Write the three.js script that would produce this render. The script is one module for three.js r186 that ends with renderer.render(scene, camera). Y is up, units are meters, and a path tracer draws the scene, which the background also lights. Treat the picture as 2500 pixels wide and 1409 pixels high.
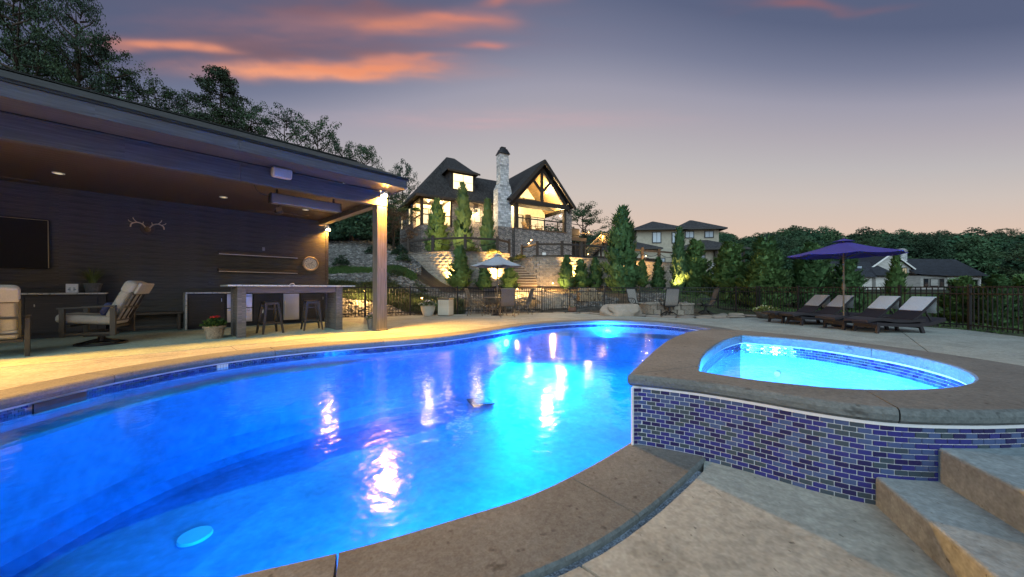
import * as THREE from 'three';
import { RoundedBoxGeometry } from 'three/addons/geometries/RoundedBoxGeometry.js';
import { mergeGeometries } from 'three/addons/utils/BufferGeometryUtils.js';

// ---------------------------------------------------------------- camera, sky, dusk light, exposure
const scene = new THREE.Scene();
const camera = new THREE.PerspectiveCamera(78.66, 1024 / 577, 0.05, 1500);
camera.position.set(0, 1.08, 0);
camera.lookAt(0, 1.08, -10);
scene.add(camera);
const renderer = new THREE.WebGLRenderer();
renderer.toneMapping = THREE.LinearToneMapping;
renderer.toneMappingExposure = 1.0;
renderer.shadowMap.enabled = true;

// after-glow of a sun just below the horizon: very soft, weak
const sun = new THREE.DirectionalLight(new THREE.Color(0.7, 0.9, 1.0), 3.2);
sun.position.set(-5, 21, 29);
sun.shadow.radius = 130;
sun.castShadow = true;
Object.assign(sun.shadow.camera, { left: -60, right: 60, top: 60, bottom: -60, far: 200 });
scene.add(sun); scene.add(sun.target);

function rng(a) { return () => { a |= 0; a = a + 0x6D2B79F5 | 0; let t = Math.imul(a ^ a >>> 15, 1 | a); t = t + Math.imul(t ^ t >>> 7, 61 | t) ^ t; return ((t ^ t >>> 14) >>> 0) / 4294967296; }; }
const R = rng(20240611);
const rr = (a, b) => a + (b - a) * R();
const lerp = (a, b, t) => a + (b - a) * t, clamp = (x, a, b) => Math.min(b, Math.max(a, x));
const sstep = (a, b, x) => { const t = clamp((x - a) / (b - a), 0, 1); return t * t * (3 - 2 * t); };
// periodic value noise
const PERM = (() => { const r = rng(7), p = new Float32Array(65536); for (let i = 0; i < 65536; i++) p[i] = r(); return p; })();
function vn(x, y, per = 0, s = 0) {
  let ix = Math.floor(x), iy = Math.floor(y); const fx = x - ix, fy = y - iy;
  const h = (a, b) => { if (per) { a = ((a % per) + per) % per; b = ((b % per) + per) % per; } return PERM[((a * 374761 + b * 668265 + s * 9176) >>> 0) & 65535]; };
  const u = fx * fx * (3 - 2 * fx), v = fy * fy * (3 - 2 * fy);
  return lerp(lerp(h(ix, iy), h(ix + 1, iy), u), lerp(h(ix, iy + 1), h(ix + 1, iy + 1), u), v);
}
function fbm(x, y, o = 4, per = 0, s = 0) { let a = 0.5, t = 0, n = 0; for (let i = 0; i < o; i++) { t += a * vn(x, y, per, s + i); n += a; x *= 2; y *= 2; per *= 2; a *= 0.5; } return t / n; }

{ // dusk sky: glow above the horizon, slate higher up, a few lit clouds
  const lin = (c) => { c /= 255; return c <= 0.04045 ? c / 12.92 : Math.pow((c + 0.055) / 1.055, 2.4); };
  const stops = [[0, 228, 190, 160], [5, 225, 194, 168], [10, 220, 196, 180], [15, 206, 194, 187], [20, 190, 185, 186], [25, 176, 170, 178], [30, 158, 156, 172], [35, 122, 127, 151], [41, 92, 101, 129], [60, 82, 92, 120], [90, 78, 90, 118]];
  const air = (e) => { let i = 0; while (i < stops.length - 2 && e > stops[i + 1][0]) i++; const a = stops[i], b = stops[i + 1], t = clamp((e - a[0]) / (b[0] - a[0]), 0, 1); return [1, 2, 3].map((k) => lin(lerp(a[k], b[k], t))); };
  // clouds on a flat layer: X to the right, Q away, both in units of the layer's height
  const clouds = [ // X, Q, half-width, half-depth, r g b, strength
    [-1.0, 1.45, 0.46, 0.1, 112, 90, 100, 0.85], [-0.62, 1.52, 0.2, 0.06, 124, 98, 106, 0.6], [-0.95, 1.62, 0.46, 0.062, 246, 164, 128, 1.15], [-0.72, 1.585, 0.34, 0.05, 244, 152, 112, 1.1], [-1.42, 1.455, 0.17, 0.03, 240, 152, 116, 1.1], [-1.25, 1.475, 0.1, 0.025, 244, 156, 118, 1.0], [-0.52, 1.55, 0.2, 0.03, 226, 146, 122, 0.9],
    [-0.47, 1.315, 0.26, 0.055, 246, 152, 112, 1.3], [-0.66, 1.25, 0.34, 0.07, 124, 94, 104, 1.0], [-0.2, 1.285, 0.14, 0.03, 234, 144, 116, 0.9], [-0.17, 1.46, 0.1, 0.02, 226, 144, 128, 0.8],
    [1.05, 1.255, 0.2, 0.02, 158, 104, 104, 0.6], [0.06, 1.235, 0.1, 0.02, 214, 130, 108, 0.6], [-0.75, 1.38, 0.8, 0.16, 140, 112, 126, 0.55], [-0.1, 2.1, 0.9, 0.12, 205, 170, 176, 0.4],
    [-2.6, 1.1, 0.9, 0.12, 150, 108, 112, 0.6], [0.4, -0.7, 1.0, 0.16, 120, 96, 108, 0.5], [1.9, 0.2, 0.8, 0.12, 128, 100, 110, 0.5], [-1.3, 0.1, 1.0, 0.12, 128, 100, 112, 0.5]];
  const W = 2048, Hh = 1024, d = new Float32Array(W * Hh * 4);
  for (let r = 0; r < Hh; r++) {
    const el = ((r + 0.5) / Hh - 0.5) * Math.PI, y = Math.sin(el), ce = Math.cos(el), eld = el * 180 / Math.PI;
    for (let c = 0; c < W; c++) {
      const th = ((c + 0.5) / W - 0.5) * 2 * Math.PI, x = Math.cos(th) * ce, z = Math.sin(th) * ce;
      const az = Math.atan2(x, -z) * 180 / Math.PI, da = Math.min(Math.abs(az - 4), 75);
      let col = air(Math.max(0, eld) * (1 + 0.72 * (da / 50) ** 2));
      if (y > 0.02) {
        const X = x / y, Q = -z / y;
        if (Math.abs(X) < 6 && Math.abs(Q) < 6) {
          const n1 = fbm(X * 5 + 31, Q * 22 + 9, 5), n2 = fbm(X * 14 + 3, Q * 60, 4), wx = X + (fbm(X * 3, Q * 9, 3) - 0.5) * 0.35, wq = Q + (fbm(X * 4 + 50, Q * 6, 3) - 0.5) * 0.1;
          for (const k of clouds) {
            const e = ((wx - k[0]) / k[2]) ** 2 + ((wq - k[1]) / k[3]) ** 2;
            if (e > 6) continue;
            const a = clamp(Math.exp(-e * 1.1) * (0.25 + 1.25 * n1) * (0.65 + 0.7 * n2) * k[7], 0, 0.95);
            for (let j = 0; j < 3; j++) col[j] = lerp(col[j], lin(k[4 + j]), a);
          }
        }
      }
      const i = (r * W + c) * 4; d[i] = col[0]; d[i + 1] = col[1]; d[i + 2] = col[2]; d[i + 3] = 1;
    }
  }
  const t = new THREE.DataTexture(d, W, Hh, THREE.RGBAFormat, THREE.FloatType);
  t.mapping = THREE.EquirectangularReflectionMapping; t.magFilter = THREE.LinearFilter; t.minFilter = THREE.LinearFilter; t.needsUpdate = true;
  scene.background = t; scene.environment = t;
}

// ---------------------------------------------------------------- helpers
const V = (x, y, z) => new THREE.Vector3(x, y, z);
function tex(n, fn, srgb = true) { // fn(u,v) -> [r,g,b] 0..1 (sRGB numbers for colour maps)
  const d = new Uint8Array(n * n * 4);
  for (let y = 0; y < n; y++) for (let x = 0; x < n; x++) { const c = fn(x / n, y / n), i = (y * n + x) * 4; d[i] = clamp(c[0], 0, 1) * 255; d[i + 1] = clamp(c[1], 0, 1) * 255; d[i + 2] = clamp(c[2], 0, 1) * 255; d[i + 3] = 255; }
  const t = new THREE.DataTexture(d, n, n); t.wrapS = t.wrapT = THREE.RepeatWrapping; t.magFilter = THREE.LinearFilter; t.colorSpace = srgb ? THREE.SRGBColorSpace : THREE.NoColorSpace; t.needsUpdate = true; return t;
}
const rep = (t, a, b = a, rot = 0) => { const c = t.clone(); c.repeat.set(a, b); c.rotation = rot; c.needsUpdate = true; return c; };
function mat(rgb, rough = 0.8, o = {}) { const m = new THREE.MeshPhysicalMaterial({ roughness: rough, ...o }); m.color.setRGB(...rgb); return m; }
function glow(rgb, k) { const m = new THREE.MeshStandardMaterial({ color: 0x000000, roughness: 1 }); m.emissive.setRGB(...rgb); m.emissiveIntensity = k; return m; }
// texture coordinates in metres from the dominant axis of each face
function uvm(g) {
  if (g.index) g = g.toNonIndexed();
  const p = g.attributes.position, uv = new Float32Array(p.count * 2), a = V(), b = V(), c = V(), n = V();
  for (let i = 0; i < p.count; i += 3) {
    a.fromBufferAttribute(p, i); b.fromBufferAttribute(p, i + 1); c.fromBufferAttribute(p, i + 2);
    n.copy(b).sub(a).cross(c.clone().sub(a)); const x = Math.abs(n.x), y = Math.abs(n.y), z = Math.abs(n.z);
    [a, b, c].forEach((q, k) => { const [u, v] = y >= x && y >= z ? [q.x, q.z] : x >= z ? [q.z, q.y] : [q.x, q.y]; uv[(i + k) * 2] = u; uv[(i + k) * 2 + 1] = v; });
  }
  g.setAttribute('uv', new THREE.BufferAttribute(uv, 2)); return g;
}
const cache = new Map();
const memo = (k, f) => { if (!cache.has(k)) cache.set(k, f()); return cache.get(k); };
const box = (w, h, d) => memo('b' + [w, h, d], () => uvm(new THREE.BoxGeometry(w, h, d)));
const rbox = (w, h, d, r = 0.02, s = 2) => memo('r' + [w, h, d, r, s], () => uvm(new RoundedBoxGeometry(w, h, d, s, Math.min(r, w / 2.01, h / 2.01, d / 2.01))));
const cyl = (r1, r2, h, s = 16, open = false) => memo('c' + [r1, r2, h, s, open], () => new THREE.CylinderGeometry(r1, r2, h, s, 1, open));
const sph = (r, a = 16, b = 10) => memo('s' + [r, a, b], () => new THREE.SphereGeometry(r, a, b));
const lathe = (pts, s = 24) => new THREE.LatheGeometry(pts.map((p) => new THREE.Vector2(...p)), s);
const tube = (pts, r, n = 24, k = 6, closed = false) => new THREE.TubeGeometry(new THREE.CatmullRomCurve3(pts.map((p) => V(...p)), closed), n, r, k, closed);
const taken = new Map();
function numbered(n) { const k = taken.get(n) || 0; taken.set(n, k + 1); return k ? n + '_' + String(k).padStart(3, '0') : n; }
function M(parent, name, geo, m, x = 0, y = 0, z = 0, rx = 0, ry = 0, rz = 0) {
  const o = new THREE.Mesh(geo, m); o.name = parent === scene ? numbered(name) : name; o.position.set(x, y, z); o.rotation.set(rx, ry, rz); o.castShadow = o.receiveShadow = true; parent.add(o); return o;
}
// a box bar from a to b, w wide, h high
function bar(parent, name, a, b, w, h, m) {
  const A = V(...a), B = V(...b), L = A.distanceTo(B), o = M(parent, name, rbox(+L.toFixed(3), h, w, Math.min(w, h) * 0.12, 1), m);
  o.position.copy(A).add(B).multiplyScalar(0.5); const d = B.sub(A).normalize(); o.rotation.order = 'YZX'; o.rotation.y = Math.atan2(-d.z, d.x); o.rotation.z = Math.asin(clamp(d.y, -1, 1)); return o;
}
function rodG(a, b, r, r2 = r, s = 8) { const A = V(...a), B = V(...b), L = A.distanceTo(B), g = new THREE.CylinderGeometry(r2, r, L, s); g.applyQuaternion(new THREE.Quaternion().setFromUnitVectors(V(0, 1, 0), B.clone().sub(A).normalize())); g.translate((A.x + B.x) / 2, (A.y + B.y) / 2, (A.z + B.z) / 2); return g; }
const rod = (parent, name, a, b, r, m, r2 = r, s = 8) => M(parent, name, rodG(a, b, r, r2, s), m);
function thing(name, label, category, x = 0, y = 0, z = 0, ry = 0, group) {
  const o = new THREE.Group(); o.name = numbered(name); o.position.set(x, y, z); o.rotation.y = ry; o.userData = { label, category }; if (group) o.userData.group = group; scene.add(o); return o;
}
function tag(o, label, category, group) { o.userData = { label, category }; if (group) o.userData.group = group; return o; }
function structure(name, geo, m) { const o = M(scene, name, geo, m); o.userData = { kind: 'structure' }; return o; }
function stuff(o, label, category) { o.userData.kind = 'stuff'; if (label) { o.userData.label = label; o.userData.category = category; } return o; }
function dup(src, label, x, y, z, ry, group) { const c = src.clone(); c.name = numbered(src.name.replace(/_\d{3}$/, '')); c.position.set(x, y, z); c.rotation.y = ry; c.userData = { ...src.userData, label }; if (group) c.userData.group = group; scene.add(c); return c; }
function inst(parent, name, geo, m, list, colors) { // list of Matrix4
  const o = new THREE.InstancedMesh(geo, m, list.length); o.name = parent === scene ? numbered(name) : name; list.forEach((q, i) => o.setMatrixAt(i, q));
  if (colors) colors.forEach((c, i) => o.setColorAt(i, c)); o.castShadow = o.receiveShadow = true; parent.add(o); return o;
}
const TM = (x, y, z, rx, ry, rz, sx, sy = sx, sz = sx) => new THREE.Matrix4().compose(V(x, y, z), new THREE.Quaternion().setFromEuler(new THREE.Euler(rx, ry, rz, 'YXZ')), V(sx, sy, sz));
function pushTris(arr, ...pts) { for (const p of pts) arr.push(p[0], p[1], p[2]); }
function triGeo(arr) { const g = new THREE.BufferGeometry(); g.setAttribute('position', new THREE.Float32BufferAttribute(arr, 3)); g.computeVertexNormals(); return uvm(g); }
function prism(pts, y0, y1, bevel = 0) { // polygon in (x,z) -> block
  const s = new THREE.Shape(pts.map((p) => new THREE.Vector2(p[0], -p[1])));
  const g = new THREE.ExtrudeGeometry(s, { depth: y1 - y0 - 2 * bevel, bevelEnabled: bevel > 0, bevelSize: bevel, bevelThickness: bevel, bevelOffset: -bevel, bevelSegments: 2, curveSegments: 1 });
  g.rotateX(-Math.PI / 2); g.translate(0, y0 + bevel, 0); return uvm(g);
}
function addLamp(x, y, z, rgb, cd, r = 1) { const l = new THREE.PointLight(new THREE.Color(...rgb), cd, 0, 2); l.position.set(x, y, z); l.castShadow = true; l.shadow.radius = r; scene.add(l); return l; }
function addSpot(x, y, z, tx, ty, tz, rgb, cd, ang, pen = 1, r = 2) { const l = new THREE.SpotLight(new THREE.Color(...rgb), cd, 0, ang, pen, 2); l.position.set(x, y, z); l.target.position.set(tx, ty, tz); l.castShadow = true; l.shadow.radius = r; scene.add(l); scene.add(l.target); return l; }

// ---------------------------------------------------------------- surface textures
const T = {};
T.concrete = tex(1024, (u, v) => { const a = fbm(u * 6, v * 6, 5, 6), b = fbm(u * 90, v * 90, 3, 90, 5), c = vn(u * 256, v * 256, 256, 9), p = vn(u * 150, v * 60, 0, 3); let k = 0.8 + (a - 0.5) * 0.2 + (b - 0.5) * 0.2 + (c - 0.5) * 0.1; if (p > 0.965) k -= 0.22; const s = fbm(u * 14 + 3, v * 14, 3, 14, 21); if (s > 0.68) k -= (s - 0.68) * 0.5; return [k, k * 0.99, k * 0.965]; });
T.concreteB = tex(512, (u, v) => { const b = fbm(u * 60, v * 60, 3, 60, 5) * 0.7 + 0.3 * vn(u * 256, v * 256, 256, 9); return [b, b, b]; }, false);
T.coping = tex(1024, (u, v) => { const a = fbm(u * 5, v * 5, 5, 5, 40), b = fbm(u * 110, v * 110, 3, 110, 15), c = vn(u * 300, v * 300, 300, 9); let k = 0.82 + (a - 0.5) * 0.22 + (b - 0.5) * 0.2 + (c - 0.5) * 0.12; const s = fbm(u * 40, v * 40, 3, 40, 71); if (s > 0.74) k *= 1 - (s - 0.74) * 2.2; return [k, k * 0.98, k * 0.95]; });
T.speck = tex(256, (u, v) => { const k = 0.72 + 0.5 * (vn(u * 128, v * 128, 128, 2) - 0.5) + 0.3 * (fbm(u * 10, v * 10, 3, 10, 8) - 0.5); return [k, k, k]; });
T.plank = tex(512, (u, v) => { const k = 0.78 + 0.3 * (fbm(u * 3, v * 60, 4, 0, 4) - 0.5) + 0.2 * (vn(u * 8, v * 200, 0, 6) - 0.5); return [k, k * 0.98, k * 0.95]; });
T.woodB = tex(512, (u, v) => { const k = fbm(u * 3, v * 60, 4, 0, 4); return [k, k, k]; }, false);
T.shingle = tex(512, (u, v) => { const r = Math.floor(v * 16), c = Math.floor(u * 20 + (r % 2) * 0.5 + PERM[r] * 3), f = v * 16 - r; let k = 0.55 + 0.5 * PERM[(r * 77 + c * 13) & 65535] + 0.3 * (vn(u * 200, v * 200, 200) - 0.5); if (f < 0.1) k *= 0.6; return [k, k, k]; });
function brickTex(nx, ny, j, cols, mortar, rough, seed) {
  return tex(512, (u, v) => { const y = v * ny, r = Math.floor(y), x = u * nx + (r % 2) * 0.5 + (rough ? (PERM[(r * 31 + seed) & 65535] - 0.5) * 0.8 : 0), c = Math.floor(x) % nx, fx = x - Math.floor(x), fy = y - r; const e = j + (rough ? (vn(u * 40, v * 40, 40) - 0.5) * 0.06 : 0);
    if (fx < e || fy < e * 1.6) return mortar; const h = PERM[(r * 211 + c * 37 + seed) & 65535], q = cols[Math.floor(h * cols.length)], k = 0.8 + 0.35 * PERM[(r * 17 + c * 91 + seed) & 65535] + 0.3 * (fbm(u * 50, v * 50, 3, 50, seed) - 0.5); return [q[0] * k, q[1] * k, q[2] * k]; });
}
T.brick = brickTex(8, 16, 0.05, [[0.5, 0.47, 0.45], [0.42, 0.39, 0.38], [0.58, 0.54, 0.51], [0.36, 0.34, 0.34], [0.53, 0.48, 0.44]], [0.64, 0.62, 0.6], false, 3);
T.stone = brickTex(4, 9, 0.06, [[0.72, 0.73, 0.74], [0.66, 0.67, 0.68], [0.78, 0.78, 0.79], [0.7, 0.7, 0.7]], [0.52, 0.53, 0.54], true, 11);
T.stoneB = (() => { const p = T.stone.image.data; return tex(512, (u, v) => { const i = ((Math.floor(v * 512) * 512 + Math.floor(u * 512)) * 4); const k = p[i] / 255; return [k, k, k]; }, false); })();
T.ground = tex(512, (u, v) => { const a = fbm(u * 8, v * 8, 4, 8, 3), b = fbm(u * 80, v * 80, 3, 80, 6); const k = 0.5 + 0.7 * (a - 0.5) + 0.6 * (b - 0.5); return [k, k, k * 0.95]; });
T.weave = tex(256, (u, v) => { const a = Math.sin(u * 2 * Math.PI * 16), b = Math.sin(v * 2 * Math.PI * 16), k = 0.7 + 0.15 * a * b + 0.12 * (vn(u * 64, v * 64, 64) - 0.5); return [k, k, k]; });
T.marble = tex(256, (u, v) => { const n = fbm(u * 5, v * 5, 5, 5, 2), w = Math.abs(Math.sin((u * 2 + n * 3) * Math.PI * 2)); const k = 0.86 - 0.35 * Math.pow(1 - w, 6) + 0.1 * (n - 0.5); return [k, k, k * 0.98]; });
T.ripple = tex(512, (u, v) => { const k = 0.55 * fbm(u * 10, v * 10, 4, 10, 2) + 0.45 * fbm(u * 26, v * 26, 3, 26, 4); return [k, k, k]; }, false);
T.bark = tex(256, (u, v) => { const k = 0.6 + 0.7 * (fbm(u * 20, v * 5, 4, 0, 12) - 0.5); return [k, k * 0.95, k * 0.88]; });
T.poolfin = tex(512, (u, v) => { const k = 0.8 + 0.3 * (fbm(u * 7, v * 7, 5, 7, 35) - 0.5) + 0.16 * (fbm(u * 60, v * 60, 3, 60, 3) - 0.5); return [k, k, Math.min(1, k * 1.03)]; });
T.plaster = tex(512, (u, v) => { const k = 0.86 + 0.16 * (fbm(u * 10, v * 10, 5, 10, 33) - 0.5) + 0.08 * (vn(u * 200, v * 200, 200) - 0.5); return [k, k, k]; });

// ---------------------------------------------------------------- materials
const mm = (rgb, rough, t, s, bmp, bs, o = {}) => mat(rgb, rough, { map: rep(t, s), ...(bmp ? { bumpMap: rep(bmp, s), bumpScale: bs } : {}), ...o });
const MT = {
  deck: mm([0.41, 0.47, 0.465], 0.85, T.concrete, 0.35, T.concreteB, 0.003),
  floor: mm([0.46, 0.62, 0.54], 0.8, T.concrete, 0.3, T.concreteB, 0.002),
  coping: mm([0.165, 0.2, 0.218], 0.82, T.coping, 0.55, T.concreteB, 0.003),
  step: mm([0.34, 0.45, 0.52], 0.85, T.concrete, 0.5, T.concreteB, 0.002),
  mastic: mm([0.26, 0.32, 0.4], 0.7, T.speck, 1.5),
  pool: mm([0.36, 0.5, 0.78], 0.6, T.poolfin, 0.22),
  grout: mat([0.62, 0.64, 0.68], 0.85), whiteStrip: mat([0.58, 0.6, 0.63], 0.55),
  charcoal: mm([0.125, 0.125, 0.118], 0.75, T.plank, 0.9, T.woodB, 0.002),
  ceil: mm([0.12, 0.085, 0.058], 0.7, T.plank, 0.9, T.woodB, 0.002),
  trim: mm([0.1, 0.105, 0.115], 0.65, T.plank, 0.6, T.woodB, 0.0015),
  post: mat([0.22, 0.2, 0.17], 0.7, { map: rep(T.plank, 0.6, 0.6, Math.PI / 2), bumpMap: rep(T.woodB, 0.6, 0.6, Math.PI / 2), bumpScale: 0.003 }),
  roof: mm([0.035, 0.042, 0.04], 0.9, T.shingle, 0.35),
  barwood: mm([0.2, 0.185, 0.18], 0.6, T.plank, 0.8, T.woodB, 0.002),
  marble: mm([0.75, 0.74, 0.71], 0.25, T.marble, 0.7),
  cab: mm([0.05, 0.043, 0.042], 0.55, T.plank, 1.0, T.woodB, 0.001),
  dark: mat([0.015, 0.015, 0.016], 0.5), black: mat([0.012, 0.012, 0.013], 0.45, { metalness: 0.2 }),
  steel: mat([0.55, 0.56, 0.57], 0.28, { metalness: 1 }), gun: mat([0.07, 0.065, 0.06], 0.38, { metalness: 0.7 }),
  frame: mm([0.06, 0.05, 0.035], 0.55, T.plank, 1.5), cushion: mm([0.68, 0.62, 0.5], 0.95, T.weave, 6),
  lumbar: mm([0.1, 0.12, 0.28], 0.95, T.weave, 6),
  shelfwood: mm([0.13, 0.1, 0.075], 0.6, T.plank, 1),
  white: mat([0.75, 0.75, 0.73], 0.5), grey: mat([0.28, 0.28, 0.29], 0.6), bone: mat([0.72, 0.58, 0.36], 0.6), hide: mm([0.42, 0.26, 0.1], 0.8, T.speck, 4),
  leafpot: mat([0.06, 0.12, 0.02], 0.7, { side: THREE.DoubleSide }), grassblade: mat([0.11, 0.14, 0.03], 0.7, { side: THREE.DoubleSide }),
  terr: mm([0.55, 0.42, 0.28], 0.8, T.speck, 2), potgrey: mm([0.2, 0.2, 0.19], 0.7, T.speck, 2), urn: mm([0.72, 0.66, 0.54], 0.6, T.plaster, 1),
  red: mat([0.55, 0.03, 0.02], 0.6), pink: mat([0.6, 0.42, 0.45], 0.7),
  fence: mat([0.006, 0.006, 0.007], 0.6, { metalness: 0.2 }),
  wicker: mm([0.03, 0.027, 0.036], 0.55, T.weave, 5), towel: mm([0.84, 0.92, 0.97], 0.95, T.weave, 3), purple: mm([0.12, 0.085, 0.5], 0.85, T.weave, 2, null, 0, { side: THREE.DoubleSide }), canvas: mm([0.76, 0.79, 0.86], 0.85, T.weave, 2, null, 0, { side: THREE.DoubleSide }),
  bronze: mat([0.14, 0.11, 0.075], 0.45, { metalness: 0.4 }), sling: mm([0.23, 0.18, 0.14], 0.9, T.weave, 6), tabletop: mm([0.5, 0.3, 0.16], 0.4, T.speck, 2), slinglight: mm([0.4, 0.37, 0.33], 0.9, T.weave, 6),
  boulder: mm([0.42, 0.36, 0.29], 0.9, T.plaster, 0.8, T.concreteB, 0.02), block: [mm([0.44, 0.38, 0.3], 0.92, T.speck, 1.2), mm([0.38, 0.33, 0.27], 0.92, T.speck, 1.2), mm([0.49, 0.43, 0.35], 0.92, T.speck, 1.2)],
  brick: mm([0.85, 0.84, 0.84], 0.9, T.brick, 0.75), stone: mm([0.95, 0.95, 0.95], 0.9, T.stone, 0.6, T.stoneB, 0.03), hroof: mm([0.035, 0.033, 0.034], 0.92, T.shingle, 0.4),
  timber: mm([0.045, 0.033, 0.025], 0.75, T.plank, 0.6), cream: mm([0.76, 0.7, 0.56], 0.9, T.plaster, 0.5), vault: mm([0.42, 0.3, 0.16], 0.7, T.plank, 0.6),
  beige: mm([0.44, 0.41, 0.33], 0.9, T.plaster, 0.3), siding: mm([0.74, 0.75, 0.76], 0.85, T.plank, 0.4), glass: mat([0.02, 0.03, 0.04], 0.05), greyroof: mm([0.055, 0.055, 0.06], 0.9, T.shingle, 0.3), blueroof: mm([0.03, 0.036, 0.05], 0.9, T.shingle, 0.3),
  bark: mm([0.1, 0.08, 0.06], 0.95, T.bark, 1), railwood: mm([0.06, 0.045, 0.035], 0.85, T.plank, 1), deckwood: mm([0.2, 0.12, 0.07], 0.75, T.plank, 0.8),
  log: mm([0.28, 0.2, 0.13], 0.95, T.bark, 3), logend: mm([0.5, 0.38, 0.24], 0.9, T.speck, 4),
};
// ================================================================ GROUND
const PHI = 0.8151, P0 = [-3.47, -9.24], PC = 0.686, PS = 0.728;
const PV = (X, Z) => [P0[0] + PC * X + PS * Z, P0[1] - PS * X + PC * Z];   // pavilion axes -> world x,z
const toPV = (x, z) => { const a = x - P0[0], b = z - P0[1]; return [PC * a - PS * b, PS * a + PC * b]; };
const DY = -0.02; // deck level, the coping stands 2 cm proud
const poly2 = (pts, n, closed = false) => new THREE.CatmullRomCurve3(pts.map((p) => V(p[0], 0, p[1])), closed, 'centripetal').getSpacedPoints(n).map((p) => [p.x, p.z]);
const inside = (pt, pg) => { let c = false; for (let i = 0, j = pg.length - 1; i < pg.length; j = i++) if ((pg[i][1] > pt[1]) !== (pg[j][1] > pt[1]) && pt[0] < (pg[j][0] - pg[i][0]) * (pt[1] - pg[i][1]) / (pg[j][1] - pg[i][1]) + pg[i][0]) c = !c; return c; };
const distPoly = (pt, pl, closed = true) => { let m = 1e9; for (let i = 0; i < pl.length - (closed ? 0 : 1); i++) { const a = pl[i], b = pl[(i + 1) % pl.length], dx = b[0] - a[0], dz = b[1] - a[1], t = clamp(((pt[0] - a[0]) * dx + (pt[1] - a[1]) * dz) / (dx * dx + dz * dz + 1e-9), 0, 1); m = Math.min(m, Math.hypot(pt[0] - a[0] - t * dx, pt[1] - a[1] - t * dz)); } return m; };
// pool rim, from the spa's corner round the pool to the spa's far end
const POOLC = poly2([[0.84, -2.45], [0.66, -2.28], [0.4, -2.05], [0.11, -1.83], [-0.23, -1.65], [-0.67, -1.44], [-1, -1.32], [-2, -0.95], [-3, -0.72], [-4, -0.85], [-4.62, -1.4], [-4.93, -2.4], [-5.02, -3.43], [-5.02, -4.5], [-4.65, -5.61], [-3.85, -6.5], [-2.79, -7.17], [-1.64, -7.9], [-0.62, -9.1], [0.66, -10.8], [2.0, -11.7], [3.3, -12.0], [4.6, -11.45], [5.25, -10.4], [5.42, -9.2], [5.2, -7.8], [4.5, -6.5], [3.3, -5.4]], 220);
const SPAP = [[0.80, -2.44], [0.99, -2.76], [1.41, -3.47], [1.93, -4.25], [2.53, -4.94], [2.96, -5.2]];
const SPAO = [...poly2(SPAP, 26), ...poly2([[2.96, -5.2], [3.3, -5.0], [3.55, -4.6], [3.76, -4.15], [3.94, -3.4], [3.96, -2.8], [3.82, -2.3], [3.45, -1.95], [3.0, -1.78], [2.52, -1.72], [2.21, -1.71], [1.87, -1.75], [1.65, -1.87], [1.42, -2.07], [1.2, -2.24], [0.98, -2.36], [0.80, -2.44]], 90).slice(1, -1)];
const SPAI = [...poly2([[1.35, -2.55], [1.67, -3.09], [2.08, -3.64], [2.5, -4.12], [2.94, -4.51]], 24), ...poly2([[2.94, -4.51], [3.24, -4.28], [3.46, -4.0], [3.58, -3.36], [3.52, -3.0], [3.37, -2.66], [3.07, -2.33], [2.71, -2.15], [2.29, -2.08], [1.97, -2.11], [1.72, -2.22], [1.5, -2.38], [1.35, -2.55]], 60).slice(1, -1)];
const POOLPG = [...POOLC, ...poly2(SPAP, 20).reverse().map((p) => [p[0] + 0.03, p[1] + 0.03])];
function offsetLine(pl, d, closed = false) { // + = outward (away from the water)
  return pl.map((p, i) => { const a = pl[closed ? (i + pl.length - 1) % pl.length : Math.max(0, i - 1)], b = pl[closed ? (i + 1) % pl.length : Math.min(pl.length - 1, i + 1)]; let dx = b[0] - a[0], dz = b[1] - a[1]; const L = Math.hypot(dx, dz) || 1; return [p[0] + dz / L * d, p[1] - dx / L * d]; });
}
const SGN = (() => { const o = offsetLine(POOLC, 0.3); return inside(o[60], POOLPG) ? -1 : 1; })();
const COFF = (d) => offsetLine(POOLC, d * SGN);
const DECKPG = [[-16, 3], [-16, -10], [-9.5, -13.6], [-7.4, -13.1], [-5.65, -13.45], [-4.17, -14.3], [-1.4, -15.4], [1.41, -16.0], [2.7, -15.6], [4.1, -14.4], [5.85, -13.1], [7.74, -12.85], [9.4, -13.5], [10.45, -14.4], [10.9, -13], [12.05, -9.4], [11.65, -8.1], [11, -5], [11, 3]];
const HOLE = [...COFF(0.45), [3.5, -4.85], [3.62, -4.2], [3.78, -3.4], [3.8, -2.8], [3.6, -2.35], [3.2, -2.0], [2.5, -1.9], [1.98, -2.0], [1.62, -2.3], [1.32, -2.42]];
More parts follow.
